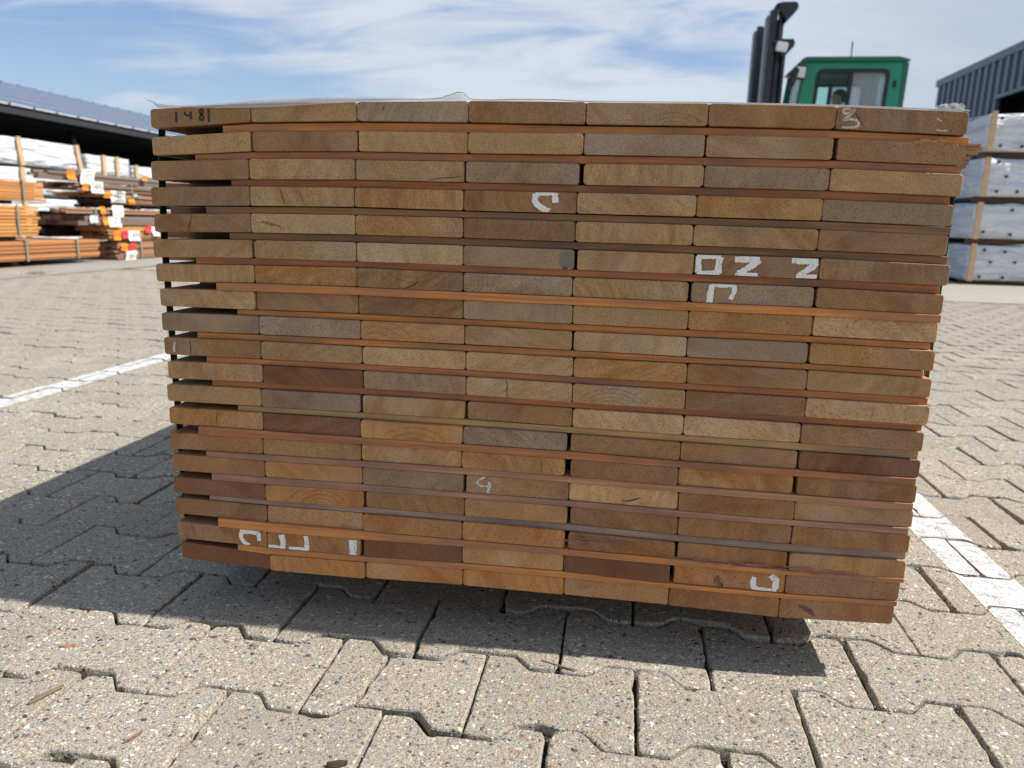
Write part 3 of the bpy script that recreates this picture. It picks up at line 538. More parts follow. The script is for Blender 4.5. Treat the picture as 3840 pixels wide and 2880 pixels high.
for idx, (vis, dep, x, y, j, k) in enumerate(spots):
    r = random.Random(j * 7919 + k * 31)
    near = idx < 300 and vis == 0
    amp = 1.0 if near else 0.6
    rot = (r.gauss(0, 0.010) * amp, r.gauss(0, 0.009) * amp, r.gauss(0, 0.008) * amp)
    dx, dy, dz = r.gauss(0, 0.0007), r.gauss(0, 0.0009), r.gauss(0, 0.0016) * amp
    if near:
        if j == -2 and -0.75 < x < -0.35: dz -= 0.004; dy -= 0.005; rot = (0.025, -0.012, 0.022)
        if j == -2 and -0.30 < x < 0.05: dy -= 0.004; rot = (0.012, 0.015, -0.015)
        if j == -3: dy -= 0.006
        if j == 0 and abs(x + 0.13) < 0.03:            # this one is cracked through
            me, o = PV[3]
            for side_, ddx, rz_ in ((False, -0.0016, 0.008), (True, 0.0014, -0.010)):
                oc_ = clip(o, SPLIT_X, side_)
                dense = []
                for i_, p_ in enumerate(oc_):
                    q_ = oc_[(i_ + 1) % len(oc_)]; n_ = max(1, round(math.dist(p_, q_) / .008))
                    dense += [(p_[0] + (q_[0] - p_[0]) * a_ / n_, p_[1] + (q_[1] - p_[1]) * a_ / n_) for a_ in range(n_)]
                dense = [(a_ + (0.0035 * noise.noise(Vector((b_ * 45, 2, 7))) + b_ * .10 if abs(a_ - SPLIT_X) < 1e-6 else 0), b_) for a_, b_ in dense]
                link('paver', solid(dense), None, pavement, (x + dx + ddx, y + dy, G + dz - (.002 if side_ else 0)), (rot[0], rot[1] + rz_, rz_ * .5))
            continue
        me, o = PV[r.randrange(len(PV))]
        flip = math.pi if r.random() < 0.5 else 0
        ob = link('paver', me, None, pavement, (x + dx, y + dy, G + dz), (rot[0], rot[1], rot[2] + flip))
        M = Matrix.Translation((x + dx, y + dy, G + dz)) @ Vector.to_track_quat(Vector((0, 0, 1)), 'Z', 'Y').to_matrix().to_4x4() if False else Matrix.LocRotScale(Vector((x + dx, y + dy, G + dz)), ob.rotation_euler, None)
    else:
        me, o = PVL[0] if dep > 2.2 else PV[r.randrange(len(PV))]
        M = Matrix.LocRotScale(Vector((x + dx, y + dy, G + dz)), None, None) @ Matrix.Rotation(rot[0], 4, 'X') @ Matrix.Rotation(rot[1], 4, 'Y')
        n = len(farV)
        farV += [tuple(M @ v.co) for v in me.vertices]
        farF += [tuple(n + i for i in p.vertices) for p in me.polygons]
    for a, b, li in LINES:
        if x + 0.11 < a or x - 0.11 > b: continue
        n0 = len(o); ins = []
        for i in range(n0):
            axx, ayy = o[i - 1]; bx, by = o[(i + 1) % n0]; tx, ty = bx - axx, by - ayy; L = math.hypot(tx, ty) or 1
            ins.append((o[i][0] - ty / L * 0.0012, o[i][1] + tx / L * 0.0012))
        W = [M @ Vector((p[0], p[1], 0.0007)) for p in ins]
        w2 = [(p.x, p.y) for p in W]; nz = (M.to_3x3() @ Vector((0, 0, 1))); o0 = M @ Vector((0, 0, 0.0007))
        c2 = clip(clip(w2, a, True), b, False)
        if len(c2) < 3: continue
        n = len(lineV[li])
        lineV[li] += [(px, py, o0.z - (nz.x * (px - o0.x) + nz.y * (py - o0.y)) / nz.z) for px, py in c2]
        pts3 = [Vector((px, py, 0)) for px, py in c2]
        for tri in tessellate_polygon([pts3]): lineF[li].append(tuple(n + i for i in tri))
far = link('paver_field', mesh('paver_field', farV, farF), M_CONC, pavement)
tag(far, kind='stuff')
far.data.polygons.foreach_set('use_smooth', [False] * len(far.data.polygons))
for li, (a, b, _) in enumerate(LINES):
    n = len(lineV[li]); lineV[li] += [(a, NY1 - .03, G + .001), (b, NY1 - .03, G + .001), (b, 26, G + .001), (a, 26, G + .001)]; lineF[li].append((n, n + 1, n + 2, n + 3))
    lo = tag(link('painted_line', mesh('painted_line', lineV[li], lineF[li]), M_LINE), kind='structure')
# loose grit, twigs and chips lying in the joints
mb = MB(); r = random.Random(12)
gv = []; gf = []
for i in range(2600):
    j = r.randrange(-3, 6); k = r.randrange(-6, 7)
    xb = X0 + k * PITCH + (PITCH / 2 if j % 2 else 0)
    if r.random() < 0.45: x, y, s = xb + r.gauss(0, 0.0022), Y0 + j * ROW + r.uniform(-.08, .08), r.uniform(0.0006, 0.0016)
    else: x, y, s = r.uniform(-1.2, 1.1), Y0 + (j + 0.5) * ROW + r.choice((-.0135, .0135)) + r.gauss(0, .002), r.uniform(0.0006, 0.0018)
    if not -1.2 < x < 1.2: continue
    z = G - r.uniform(0.004, 0.012); n = len(gv)
    q = [Vector(c_) * s for c_ in ((1, 0, 0), (0, 1, 0), (-1, 0, 0), (0, -1, 0), (0, 0, .8), (0, 0, -.8))]
    rr = Matrix.Rotation(r.uniform(0, 6), 3, 'Z')
    gv += [tuple(rr @ Vector((p.x * r.uniform(.7, 1.5), p.y, p.z)) + Vector((x, y, z))) for p in q]
    gf += [tuple(n + a for a in t_) for t_ in ((0, 1, 4), (1, 2, 4), (2, 3, 4), (3, 0, 4), (1, 0, 5), (2, 1, 5), (3, 2, 5), (0, 3, 5))]
tag(link('grit', mesh('grit', gv, gf), plain('grit_stone', (0.30, 0.26, 0.20), 0.9, 0, 0.6, 900)), 'loose grit lying along the joints between the concrete blocks', 'grit', kind='stuff')

def chip(name, label, cat, p, L, w, ang, col, seed):
    r = random.Random(seed); n = 7; v = []; f = []
    for i_ in range(n + 1):
        tt = i_ / n; ww = w * (.35 + .65 * math.sin(math.pi * (.1 + .8 * tt))) * r.uniform(.8, 1.2)
        cx0 = (tt - .5) * L; cy0 = math.sin(tt * 3 + seed) * w * .5
        v += [(cx0, cy0 - ww, .0004), (cx0, cy0 + ww, .0004), (cx0, cy0 + ww * .6, .0004 + w * .8), (cx0, cy0 - ww * .6, .0004 + w * .9)]
    for i_ in range(n):
        for q in range(4): f.append((i_ * 4 + q, i_ * 4 + (q + 1) % 4, i_ * 4 + 4 + (q + 1) % 4, i_ * 4 + 4 + q))
    f += [(3, 2, 1, 0), (n * 4, n * 4 + 1, n * 4 + 2, n * 4 + 3)]
    tag(link(name, mesh(name, v, f), M_STICK, None, (p[0], p[1], G + .0015), (0, 0, ang), col), label, cat)
chip('wood_splinter', 'grey-brown wood splinter lying in the joint at the lower left', 'splinter', (-0.548, -0.235), .042, .0030, 1.25, (.22, .17, .11), 1)
chip('twig', 'thin brown twig lying in front of the stack shadow, right of the centre', 'twig', (0.075, -0.052), .050, .0016, -0.25, (.26, .19, .12), 2)
chip('wood_chip', 'small orange wood chip on the sunlit block at the far lower left', 'wood chip', (-0.600, -0.135), .020, .0026, 0.4, (.42, .20, .10), 3)
chip('bark_flake', 'dark red bark flake on the large block at the bottom left', 'bark flake', (-0.395, -0.285), .022, .0018, 1.1, (.28, .11, .07), 4)
chip('dark_leaf', 'dark curled leaf on the block near the bottom edge, left of centre', 'leaf', (-0.150, -0.285), .022, .0040, 0.1, (.07, .055, .035), 5)

# ------------------------------------------------------------------ the bundle of boards
PAL = dict(T=(0.500, 0.290, 0.122), M=(0.375, 0.195, 0.078), G=(0.395, 0.255, 0.145), O=(0.500, 0.252, 0.076), R=(0.250, 0.110, 0.047), L=(0.61, 0.380, 0.180))
COLS = ['MTGMTMM', 'TMTTGTM', 'MTTGTGT', 'MTOMTOG', 'MLOMTTM', 'TTLGTMM', 'TOMGTGM', 'TMMGTOL', 'GGOTLGO', 'MTLLOMT',
        'TRGLTML', 'TGTMLLM', 'OROGMMR', 'MTTOMOM', 'MOGTLMT', 'ROMTMMM', 'MTOOMMT', 'MMRTROM', 'ROOOTMM']
SPAL = dict(o=(0.58, 0.240, 0.078), r=(0.42, 0.168, 0.072), b=(0.27, 0.138, 0.062), p=(0.40, 0.205, 0.120), g=(0.37, 0.235, 0.165), y=(0.52, 0.300, 0.12))
SCOL = 'orrbbrooorryoppgoo'.replace('yop', 'yrp')
LEN = 3.0
bundle = thing('board_bundle', (0, 0, 0), 'large stack of brown boards seen end on, with painted letters and thin sticks between layers', 'timber stack')
def jit(col, r, a=0.10, fresh=0.0):               # fresh: lower layers are less weathered and redder
    k = 1 + r.uniform(-a, a); w = r.uniform(-0.06, 0.06) + fresh
    return (col[0] * k * (1 + w * .5), col[1] * k * (1 - fresh * .35), col[2] * k * (1 - w))
boards = {}
NR = len(NODES)
for i in range(NR):
    for k in range(7):
        r = random.Random(i * 53 + k)
        xa, ga, ta, ba = NODES[i][k]; xb, gb, tb, bb = NODES[i][k + 1]
        x0 = xa * 1e-4 + (ga * .5e-4 if k else 0) + (0.0005 if k else 0); x1 = xb * 1e-4 - (gb * .5e-4 if k < 6 else 0) - (0.0005 if k < 6 else 0)
        t0, b0, t1, b1 = ta * 1e-4, ba * 1e-4, tb * 1e-4, bb * 1e-4
        if (i, k) == (16, 3): t0, t1 = t0 + .001, t1 + .001
        cx_, cz_ = (x0 + x1) / 2, (t0 + t1 + b0 + b1) / 4
        rad = r.uniform(0.0028, 0.0046); prof = []
        corners = [((x1, t1), 0), ((x0, t0), 90), ((x0, b0), 180), ((x1, b1), 270)]
        for (qx, qz), a0 in corners:
            sx_ = -1 if qx == x1 else 1; sz_ = -1 if (qx, qz) in ((x1, t1), (x0, t0)) else 1
            ccx, ccz = qx + sx_ * rad, qz + sz_ * rad
            for s_ in range(4):
                a = R(a0 + 30 * s_); prof.append((ccx + rad * math.cos(a), ccz + rad * math.sin(a)))
        n = len(prof); v = []; f = []
        yoff = r.gauss(0, 0.0013) + (-0.0008 if (i, k) in ((16, 3),) else 0)
        for inset, yy in ((0.0007, 0.0), (0.0, 0.0007), (0.0, 0.035), (0.0, LEN + r.uniform(-.01, .01))):
            for (x, z) in prof:
                dx = -inset if x > cx_ else inset; dz = -inset if z > cz_ else inset
                v.append((x + dx - cx_, yy, z + dz - cz_))
        for q in range(3):
            for s_ in range(n): f.append((q * n + s_, q * n + (s_ + 1) % n, (q + 1) * n + (s_ + 1) % n, (q + 1) * n + s_))
        f.append(tuple(reversed(range(n)))); f.append(tuple(3 * n + s_ for s_ in range(n)))
        me = mesh('board', v, f)
        bm = bmesh.new(); bm.from_mesh(me); bmesh.ops.recalc_face_normals(bm, faces=bm.faces); bm.to_mesh(me); bm.free()
        boards[i, k] = link('board', me, M_END, bundle, (cx_, yoff, cz_), col=jit(PAL[COLS[i][k]], r, .12, max(0.0, (i - 7) / 11) * 0.17))
# sticks between the layers, following the sagged rows
for i in range(NR - 1):
    xl, xr, x2 = [q * 1e-4 for q in STICK[i]]
    r = random.Random(900 + i)
    rec = {12: -0.0030, 6: -0.0025, 16: -0.0028, 14: -0.0015, 13: -0.002, 17: 0.0}.get(i, r.uniform(0.002, 0.008))
    for n_s, (ya, xs, xe) in enumerate([(rec, xl, xr), (0.085, x2, xr - 0.02)] + [(yy, -0.5 + r.uniform(0, .04), 0.5 - r.uniform(0, .04)) for yy in (0.6, 1.2, 1.8, 2.4, 2.9)]):
        v = []; f = []
        xs_list = [xs] + [q[0] * 1e-4 for q in NODES[i] if xs + .01 < q[0] * 1e-4 < xe - .01] + [xe]
        def at(x, row, c_):
            nd = NODES[row]
            for a, b in zip(nd, nd[1:]):
                if x <= b[0] * 1e-4 or b is nd[-1]:
                    tt = min(1.05, max(-0.05, (x - a[0] * 1e-4) / ((b[0] - a[0]) * 1e-4))); return (a[c_] + (b[c_] - a[c_]) * tt) * 1e-4
        for x in xs_list:
            zt, zb = at(x, i, 3) - 0.0003, at(x, i + 1, 2) + 0.0003
            if zt - zb < 0.006: zt = zb + 0.006
            gap = (0.0012, 0.0004, 0.0, 0.0010, 0.0002, 0.0, 0.0, 0.0009)[i % 8] * (0.6 + 0.8 * noise.noise(Vector((x * 5, i, 0))) + .4) if i not in (12, 16) else 0
            v += [(x, ya, zb), (x, ya + 0.03, zb), (x, ya + 0.03, zt - gap), (x, ya, zt - gap)]
        for q in range(len(xs_list) - 1):
            for s_ in range(4): f.append((q * 4 + s_, q * 4 + (s_ + 1) % 4, q * 4 + 4 + (s_ + 1) % 4, q * 4 + 4 + s_))
        f.append((3, 2, 1, 0)); L_ = (len(xs_list) - 1) * 4; f.append((L_, L_ + 1, L_ + 2, L_ + 3))
        me = mesh('sticker', v, f)
        bm = bmesh.new(); bm.from_mesh(me); bmesh.ops.recalc_face_normals(bm, faces=bm.faces)
        bmesh.ops.bevel(bm, geom=[e for e in bm.edges if len(e.link_faces) == 2 and e.calc_face_angle() > 1], offset=0.0006, segments=1, affect='EDGES')
        bm.to_mesh(me); bm.free()
        link('stick', me, M_STICK, bundle, col=jit(SPAL[SCOL[i]], r, .06))
# splintered ends of the two top sticks and the torn corner block
def splinters(seed, x0, x1, z0, z1, y, n, mat, col, ln=(0.008, 0.03), ang=0.25):
    r = random.Random(seed); mb = MB()
    for _ in range(n):
        x = r.uniform(x0, x1); z = r.uniform(z0, z1); L = r.uniform(*ln); a = r.gauss(0, ang)
        mb.tube([(x, y - r.uniform(0, .001), z), (x + L * .5 * math.cos(a), y - r.uniform(.0005, .002), z + L * .5 * math.sin(a)), (x + L * math.cos(a * 1.4), y - r.uniform(.001, .004), z + L * math.sin(a * 1.4))], [0.0007, 0.0005, 0.0001], 3)
    return mb.build('splinter', mat, bundle, col=col)
splinters(1, 0.455, 0.515, 0.6135, 0.6185, 0.0035, 26, M_STICK, (0.60, 0.30, 0.12), (0.004, 0.012), 0.3)
splinters(2, 0.40, 0.465, 0.2215, 0.2250, 0.003, 16, M_STICK, (0.55, 0.28, 0.13), (0.004, 0.012), 0.3)
splinters(3, 0.20, 0.45, 0.066, 0.074, -0.001, 60, M_STICK, (0.42, 0.19, 0.14), (0.015, 0.035), 0.05)
splinters(4, 0.06, 0.15, 0.082, 0.090, -0.001, 22, M_STICK, (0.36, 0.17, 0.11), (0.02, 0.04), 0.08)
mb = MB(); r = random.Random(5)
for z0_, z1_, xe in ((0.5865, 0.5905, .517), (0.5908, 0.595, .519), (0.5953, 0.6005, .5205), (0.6015, 0.6065, .5285), (0.6068, 0.6105, .530), (0.6108, 0.6135, .5275)):
    mb.box(0.506, xe + r.uniform(-.002, .002), 0.001 + r.uniform(0, .004), 0.03, z0_, z1_)
mb.build('torn_end', M_STICK, bundle, col=(0.40, 0.19, 0.10), bevel=0.0005)
# marks on the board ends
def mark(name, matk, row, colk, strokes):
    b = boards[row, colk]; r = random.Random(hash_(name) + row * 7 + colk)
    base_y = {'ring': 0.00025, 'stain': 0.00015}.get(matk, 0)
    v = []; f = []; ox, oy, oz = b.location
    for si, (w, pts) in enumerate(strokes):
        w *= 1e-4 * (1.28 if matk == 'paint' else 1); P = [Vector((x * 1e-4, z * 1e-4)) for x, z in pts]; Q = []
        for a, c_ in zip(P, P[1:]):
            n = max(2, int((c_ - a).length / 0.0012))
            Q += [a + (c_ - a) * (k_ / n) for k_ in range(n)]
        Q.append(P[-1])
        for _ in range(2): Q = [Q[0]] + [(Q[i_ - 1] + Q[i_] * 2 + Q[i_ + 1]) / 4 for i_ in range(1, len(Q) - 1)] + [Q[-1]]
        n0 = len(v)
        for i_, p in enumerate(Q):
            d = (Q[min(i_ + 1, len(Q) - 1)] - Q[max(i_ - 1, 0)]).normalized(); nn = Vector((-d.y, d.x))
            ww = w * .5 * (1 + r.uniform(-.13, .13) + .28 * noise.noise(Vector((p.x * 120, p.y * 120, si))))
            if matk in ('crack',): ww *= math.sin(math.pi * (0.12 + 0.8 * i_ / len(Q))) + .15
            if matk == 'knot': ww *= .9 + .25 * noise.noise(Vector((i_ * .2, 1, 5)))
            if matk == 'stain': ww *= 0.35 + 0.75 * math.sin(math.pi * (i_ + .5) / len(Q))
            for s_ in (-1, 1):
                q = p + nn * ww * s_
                v.append((q.x - ox, base_y - 0.0004 - 0.00012 * si - 0.00003 * (hash_(name) % 5), q.y - oz))
        for i_ in range(len(Q) - 1): f.append((n0 + i_ * 2, n0 + i_ * 2 + 1, n0 + i_ * 2 + 3, n0 + i_ * 2 + 2))
    # keep the mark on the face of its board
    xa, ga, ta, ba = NODES[row][colk]; xb, gb, tb, bb = NODES[row][colk + 1]
    lim = []
    for x, y, z in v:
        tt = (x + ox - xa * 1e-4) / ((xb - xa) * 1e-4); top = (ta + (tb - ta) * tt) * 1e-4 - .0008; bot = (ba + (bb - ba) * tt) * 1e-4 + .0008
        lim.append((min(max(x, xa * 1e-4 + .0015 - ox), xb * 1e-4 - .0015 - ox), y, min(max(z, bot - oz), top - oz)))
    return link(name, mesh(name, lim, f), MARKMAT[matk], b)
def hash_(s): return sum(ord(c_) * (i_ + 1) for i_, c_ in enumerate(s))
for a in MARKS: mark(*a)
BL = {(0, 0): 'board end with the black handwritten number 1481', (0, 6): 'board end with a faint chalk 3', (3, 3): 'board end with a white painted open loop',
      (5, 5): 'board end with white painted letters D Z Z', (6, 5): 'greyish board end with a white painted A shape', (14, 3): 'board end with a chalk 4',
      (17, 0): 'board end with a white painted C shape', (17, 1): 'board end with white painted hooks and a bar', (17, 5): 'board end with a white painted open C',
      (5, 3): 'board end with a grey knot at its corner'}
for q, s_ in BL.items(): boards[q]['label'] = s_
# green strap round the bundle, and two more farther back
def strap(y, w):
    th = 0.0012
    L_ = [(NODES[i][0][0] * 1e-4, (NODES[i][0][2]) * 1e-4) for i in range(NR)] + [(NODES[-1][0][0] * 1e-4, NODES[-1][0][3] * 1e-4)]
    R_ = [(NODES[i][7][0] * 1e-4, NODES[i][7][2] * 1e-4) for i in range(NR)] + [(NODES[-1][7][0] * 1e-4, NODES[-1][7][3] * 1e-4)]
    T_ = [(q[0] * 1e-4, q[2] * 1e-4) for q in NODES[0]]; B_ = [(q[0] * 1e-4, q[3] * 1e-4) for q in NODES[-1]]
    pts = [Vector(p) for p in L_ + R_ + T_ + B_]
    pts.sort(key=lambda p: (p.x, p.y))
    def half(ps):
        h = []
        for p in ps:
            while len(h) > 1 and (h[-1] - h[-2]).cross(p - h[-2]) <= 0: h.pop()
            h.append(p)
        return h
    hull = half(pts)[:-1] + half(pts[::-1])[:-1]
    n = len(hull); v = []; f = []
    cc = sum(hull, Vector((0, 0))) / n
    for o_ in (0.0004, 0.0004 + th):
        for yy in (y, y + w):
            for i_, p in enumerate(hull):
                a, b = hull[i_ - 1], hull[(i_ + 1) % n]; t_ = (b - a).normalized(); nn = Vector((t_.y, -t_.x))
                q = p + nn * o_; v.append((q.x, yy, q.y))
    for i_ in range(n):
        k_ = (i_ + 1) % n
        f += [(i_, k_, n + k_, n + i_), (2 * n + i_, 3 * n + i_, 3 * n + k_, 2 * n + k_), (i_, 2 * n + i_, 2 * n + k_, k_), (n + i_, n + k_, 3 * n + k_, 3 * n + i_)]
    link('strap', mesh('strap', v, f), M_STRAP, bundle)
strap(0.020, 0.015); strap(1.3, 0.016); strap(2.6, 0.016)
# thin clear sheet lying over the top layer, its front edge standing up in a low wave
def film():
    T_ = [(x * 1e-4, z * 1e-4) for x, z in FILM_TOP]; Lw = [(x * 1e-4, z * 1e-4) for x, z in [(-5055, 6556), (-4980, 6530), (-4930, 6490)] + FILM_LOW]
    def interp(L_, x):
        for a, b in zip(L_, L_[1:]):
            if x <= b[0]: tt = (x - a[0]) / (b[0] - a[0] + 1e-9); return a[1] + (b[1] - a[1]) * max(0, tt)
        return L_[-1][1]
    top = [(q[0] * 1e-4, q[2] * 1e-4) for q in NODES[0]]
    n = 150; xs_ = [-0.5055 + 1.015 * i_ / n for i_ in range(n + 1)]; v = []; f = []
    rows_ = [('low', -0.0045), ('mid', -0.0052), ('top', -0.003), (0, 0.02), (1, 0.06), (2, 0.13), (3, 0.3), (4, 0.7), (4, 1.5), (4, 2.2), (4, LEN + .01)]
    for kind, yy in rows_:
        for x in xs_:
            bt = interp(top, x) + 0.0008; ft = max(interp(T_, x), bt + 0.0006) if x > -0.47 else interp(T_, x)
            if kind == 'low': z = min(interp(Lw, x) if x < Lw[-1][0] else ft - 0.0016, ft)
            elif kind == 'mid': z = ft - (ft - min(interp(Lw, x) if x < Lw[-1][0] else ft - 0.0016, ft)) * .45
            elif kind == 'top': z = ft
            else:
                w = (0.85, 0.5, 0.25, 0.1, 0.04)[kind]; z = bt + max(0, ft - bt) * w + abs(noise.noise(Vector((x * 14, yy * 9, 0)))) * 0.004 + .0004
            y_ = yy
            if kind == 'low' and x > Lw[-1][0]: y_ = -0.0030
            v.append((x, y_ + noise.noise(Vector((x * 30, z * 30, 3))) * 0.0006, z))
    m_ = n + 1
    for q in range(len(rows_) - 1):
        for i_ in range(n): f.append((q * m_ + i_, q * m_ + i_ + 1, (q + 1) * m_ + i_ + 1, (q + 1) * m_ + i_))
    # the pointed corner that curls up at the left end
    b0 = len(v); v += [(-0.5115, -0.004, 0.6593), (-0.5075, -0.003, 0.6572)]
    f += [(b0, b0 + 1, m_ * 2)]
    me = mesh('clear_film', v, f)
    for p in me.polygons: p.use_smooth = True
    o = link('clear_film', me, M_FILM)
    md = o.modifiers.new('thickness', 'SOLIDIFY'); md.thickness = 0.00025
    return tag(o, 'thin clear plastic sheet lying on top of the board stack, front edge raised', 'plastic sheet')
film()
def flick():
    r = random.Random(2); v = []; f = []; n = 16
    for i_ in range(n + 1):
        tt = i_ / n; x = 0.470 + 0.036 * tt
        zb = 0.6502 - 0.002 * tt + (0.0045 * max(0, tt - .6)); zt = zb + 0.0012 + 0.0085 * math.sin(tt * 2.6) + r.uniform(-.0006, .0006)
        for q in range(4): v.append((x + q * .0006 * (tt - .3), 0.004 + 0.004 * math.sin(tt * 9 + q) + q * .0015, zb + (zt - zb) * q / 3 + r.uniform(-.0003, .0003)))
    for i_ in range(n):
        for q in range(3): f.append((i_ * 4 + q, i_ * 4 + 4 + q, i_ * 4 + 5 + q, i_ * 4 + 1 + q))
    o = link('film_scrap', mesh('film_scrap', v, f), M_FILM)
    return tag(o, 'small crumpled scrap of clear plastic standing up at the right end of the stack top', 'plastic scrap')
flick()
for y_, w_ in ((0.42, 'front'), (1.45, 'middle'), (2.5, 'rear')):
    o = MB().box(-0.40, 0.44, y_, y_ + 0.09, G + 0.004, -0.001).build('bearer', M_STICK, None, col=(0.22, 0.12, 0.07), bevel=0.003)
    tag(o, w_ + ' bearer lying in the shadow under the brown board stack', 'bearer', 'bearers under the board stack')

# ------------------------------------------------------------------ left: orange planks, labelled planks, white packs
def planks(name, label, xe, W, y0, y1, z0, z1, layers, col, seed, across=4, gapf=0.12, ragged=0.05, straps=(), tags=(), darkcol=None, bear=True, group=None):
    """a strapped bundle of sawn planks lying along y; xe = its right-hand side"""
    r = random.Random(seed)
    t_ = thing('plank_bundle', (xe - W / 2, (y0 + y1) / 2, z0), label, 'timber bundle', group)
    h = (z1 - z0) / layers; w = W / across
    me = MB().box(-.5, .5, -.5, .5, 0, 1); base_me = mesh('plank', me.v, me.f)
    bm = bmesh.new(); bm.from_mesh(base_me); bmesh.ops.recalc_face_normals(bm, faces=bm.faces); bm.to_mesh(base_me); bm.free()
    base_me.materials.append(M_PLANK)
    for l in range(layers):
        off = r.uniform(-.5, .5) * ragged * .5
        for a in range(across):
            e0, e1 = r.uniform(-1, 1) * ragged, r.uniform(-1, 1) * ragged
            ya, yb = y0 - (y0 + y1) / 2 + e0, y1 - (y0 + y1) / 2 + e1
            o = bpy.data.objects.new('plank', base_me); C.objects.link(o); o.parent = t_
            o.location = (-W / 2 + (a + .5) * w + off + r.uniform(-.004, .004), (ya + yb) / 2, l * h)
            o.scale = (w * .96, yb - ya, h * (1 - gapf)); k_ = 1 + r.uniform(-.14, .14)
            o.color = (col[0] * k_, col[1] * k_, col[2] * k_, 1)
    H = z1 - z0
    core = MB().box(-W / 2 + .03, W / 2 - .03, -(y1 - y0) / 2 + .12, (y1 - y0) / 2 - .12, h * .3, H - h * .5).build('inner_planks_shade', M_PLANK, t_, col=(col[0] * .35, col[1] * .3, col[2] * .3))  # inner planks darkened so the gaps between planks read as shade
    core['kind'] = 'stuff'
    for ys in straps:
        yy = ys - (y0 + y1) / 2
        MB().box(W / 2 + .012, W / 2 + .016, yy, yy + .03, -.01, H + .008).box(-W / 2 - .016, -W / 2 - .012, yy, yy + .03, -.01, H + .008).box(-W / 2 - .016, W / 2 + .016, yy, yy + .03, H + .0085, H + .0105).build('strap', M_GREYSTRAP, t_)
    for kind, ty, tz, tw, th in tags:
        mat = dict(w=M_PAPER, o=M_ORANGE, r=M_RED)[kind]
        yy = ty - (y0 + y1) / 2; n = 5; v = []; f = []
        tilt = r.uniform(-.10, .10)
        for i_ in range(n + 1):
            for q in range(2):
                zz_ = (i_ / n - .5) * th; y_ = (q - .5) * tw
                v.append((W / 2 + .03 + .007 * math.sin(i_ * 1.1 + seed), yy + y_ + zz_ * tilt * 3, tz - z0 + zz_))
        for i_ in range(n): f.append((i_ * 2, i_ * 2 + 1, i_ * 2 + 3, i_ * 2 + 2))
        o = link('paper_label' if kind == 'w' else 'coloured_label', mesh('label', v, f), mat, t_)
        md = o.modifiers.new('thickness', 'SOLIDIFY'); md.thickness = 0.002
        if kind == 'w' and tw > .1:
            pb = MB()
            for q in range(3):
                pb.box(W / 2 + .062, W / 2 + .063, yy - tw * .3, yy + tw * (.1 + .1 * q), tz - z0 + th * (.3 - .2 * q), tz - z0 + th * (.3 - .2 * q) + .008)
            pb.build('print', M_PRINT, o)
    return t_
OR1 = (0.62, 0.27, 0.085); OR2 = (0.58, 0.26, 0.10); OR3 = (0.66, 0.30, 0.085)
XE = -5.97
planks('b', 'bottom bundle of tight orange planks on the ground, lowest of the orange pile', XE, 1.15, 3.2, 7.05, G + .07, .185, 10, OR2, 11, straps=(5.95, 6.68), ragged=.03, gapf=.14)
planks('m', 'middle bundle of thick orange planks with wide gaps, in the orange pile', XE, 1.0, 3.4, 6.17, .235, .545, 9, OR3, 12, straps=(5.88,), ragged=.03, gapf=.22)
planks('u', 'top bundle of orange planks, highest in the orange pile', XE, 1.0, 3.4, 6.30, .59, .79, 7, OR1, 13, straps=(5.99,), ragged=.03, gapf=.20)
def bearers(where, x0, x1, ys, gaps, group):
    # two bearers in every gap of a pile: one near the camera, one farther back
    for z0_, z1_, gap in gaps:
        for y_, w_ in zip(ys, ('near', 'far')):
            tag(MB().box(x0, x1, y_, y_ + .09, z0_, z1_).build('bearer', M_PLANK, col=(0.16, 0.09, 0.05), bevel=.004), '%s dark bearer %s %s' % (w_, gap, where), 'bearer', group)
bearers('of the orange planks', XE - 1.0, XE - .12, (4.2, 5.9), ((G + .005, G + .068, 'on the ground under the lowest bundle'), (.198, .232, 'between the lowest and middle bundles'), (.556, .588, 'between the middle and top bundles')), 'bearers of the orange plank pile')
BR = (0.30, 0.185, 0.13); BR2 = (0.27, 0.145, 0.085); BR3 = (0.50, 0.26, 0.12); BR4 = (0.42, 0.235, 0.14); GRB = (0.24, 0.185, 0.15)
XL = -6.0
planks('p', 'weathered grey-brown bundle with a large white label, highest of the labelled pile', XL, 0.17, 6.38, 11.0, .835, .925, 3, GRB, 21, 4, .06, .10, (), (('o', 6.72, .89, .13, .10), ('w', 6.98, .885, .22, .17), ('o', 8.02, .93, .10, .06)))
planks('p', 'brown bundle with a curled white label, second from the top of the labelled pile', XL, 0.42, 6.75, 11.0, .735, .822, 4, BR, 22, 4, .16, .07, (7.75,), (('o', 6.93, .775, .10, .08), ('w', 7.12, .775, .21, .13)))
planks('p', 'orange-brown bundle with a slanting white label, third from the top of the labelled pile', XL, 0.65, 7.2, 11.0, .672, .728, 3, BR3, 23, 5, .16, .07, (7.77,), (('o', 7.30, .70, .14, .07), ('w', 7.48, .72, .26, .055), ('w', 7.84, .705, .14, .03)))
planks('p', 'thin brown bundle with an orange corner label, fourth from the top of the labelled pile', XL, 0.5, 7.56, 11.0, .59, .655, 4, BR, 24, 5, .18, .07, (), (('o', 7.72, .63, .12, .06), ('w', 7.47, .645, .26, .07)))
planks('p', 'pale brown bundle with a square white label, fifth from the top of the labelled pile', XL, 0.2, 6.62, 11.0, .478, .535, 3, BR4, 25, 6, .14, .06, (7.06,), (('o', 7.18, .515, .09, .09), ('w', 7.45, .51, .20, .14)))
planks('p', 'grey-brown bundle with two white labels, sixth from the top of the labelled pile', XL, 0.55, 6.85, 11.0, .345, .452, 2, GRB, 26, 5, .05, .07, (7.18,), (('w', 7.02, .415, .13, .09), ('o', 7.22, .39, .10, .09), ('w', 7.38, .385, .22, .12)))
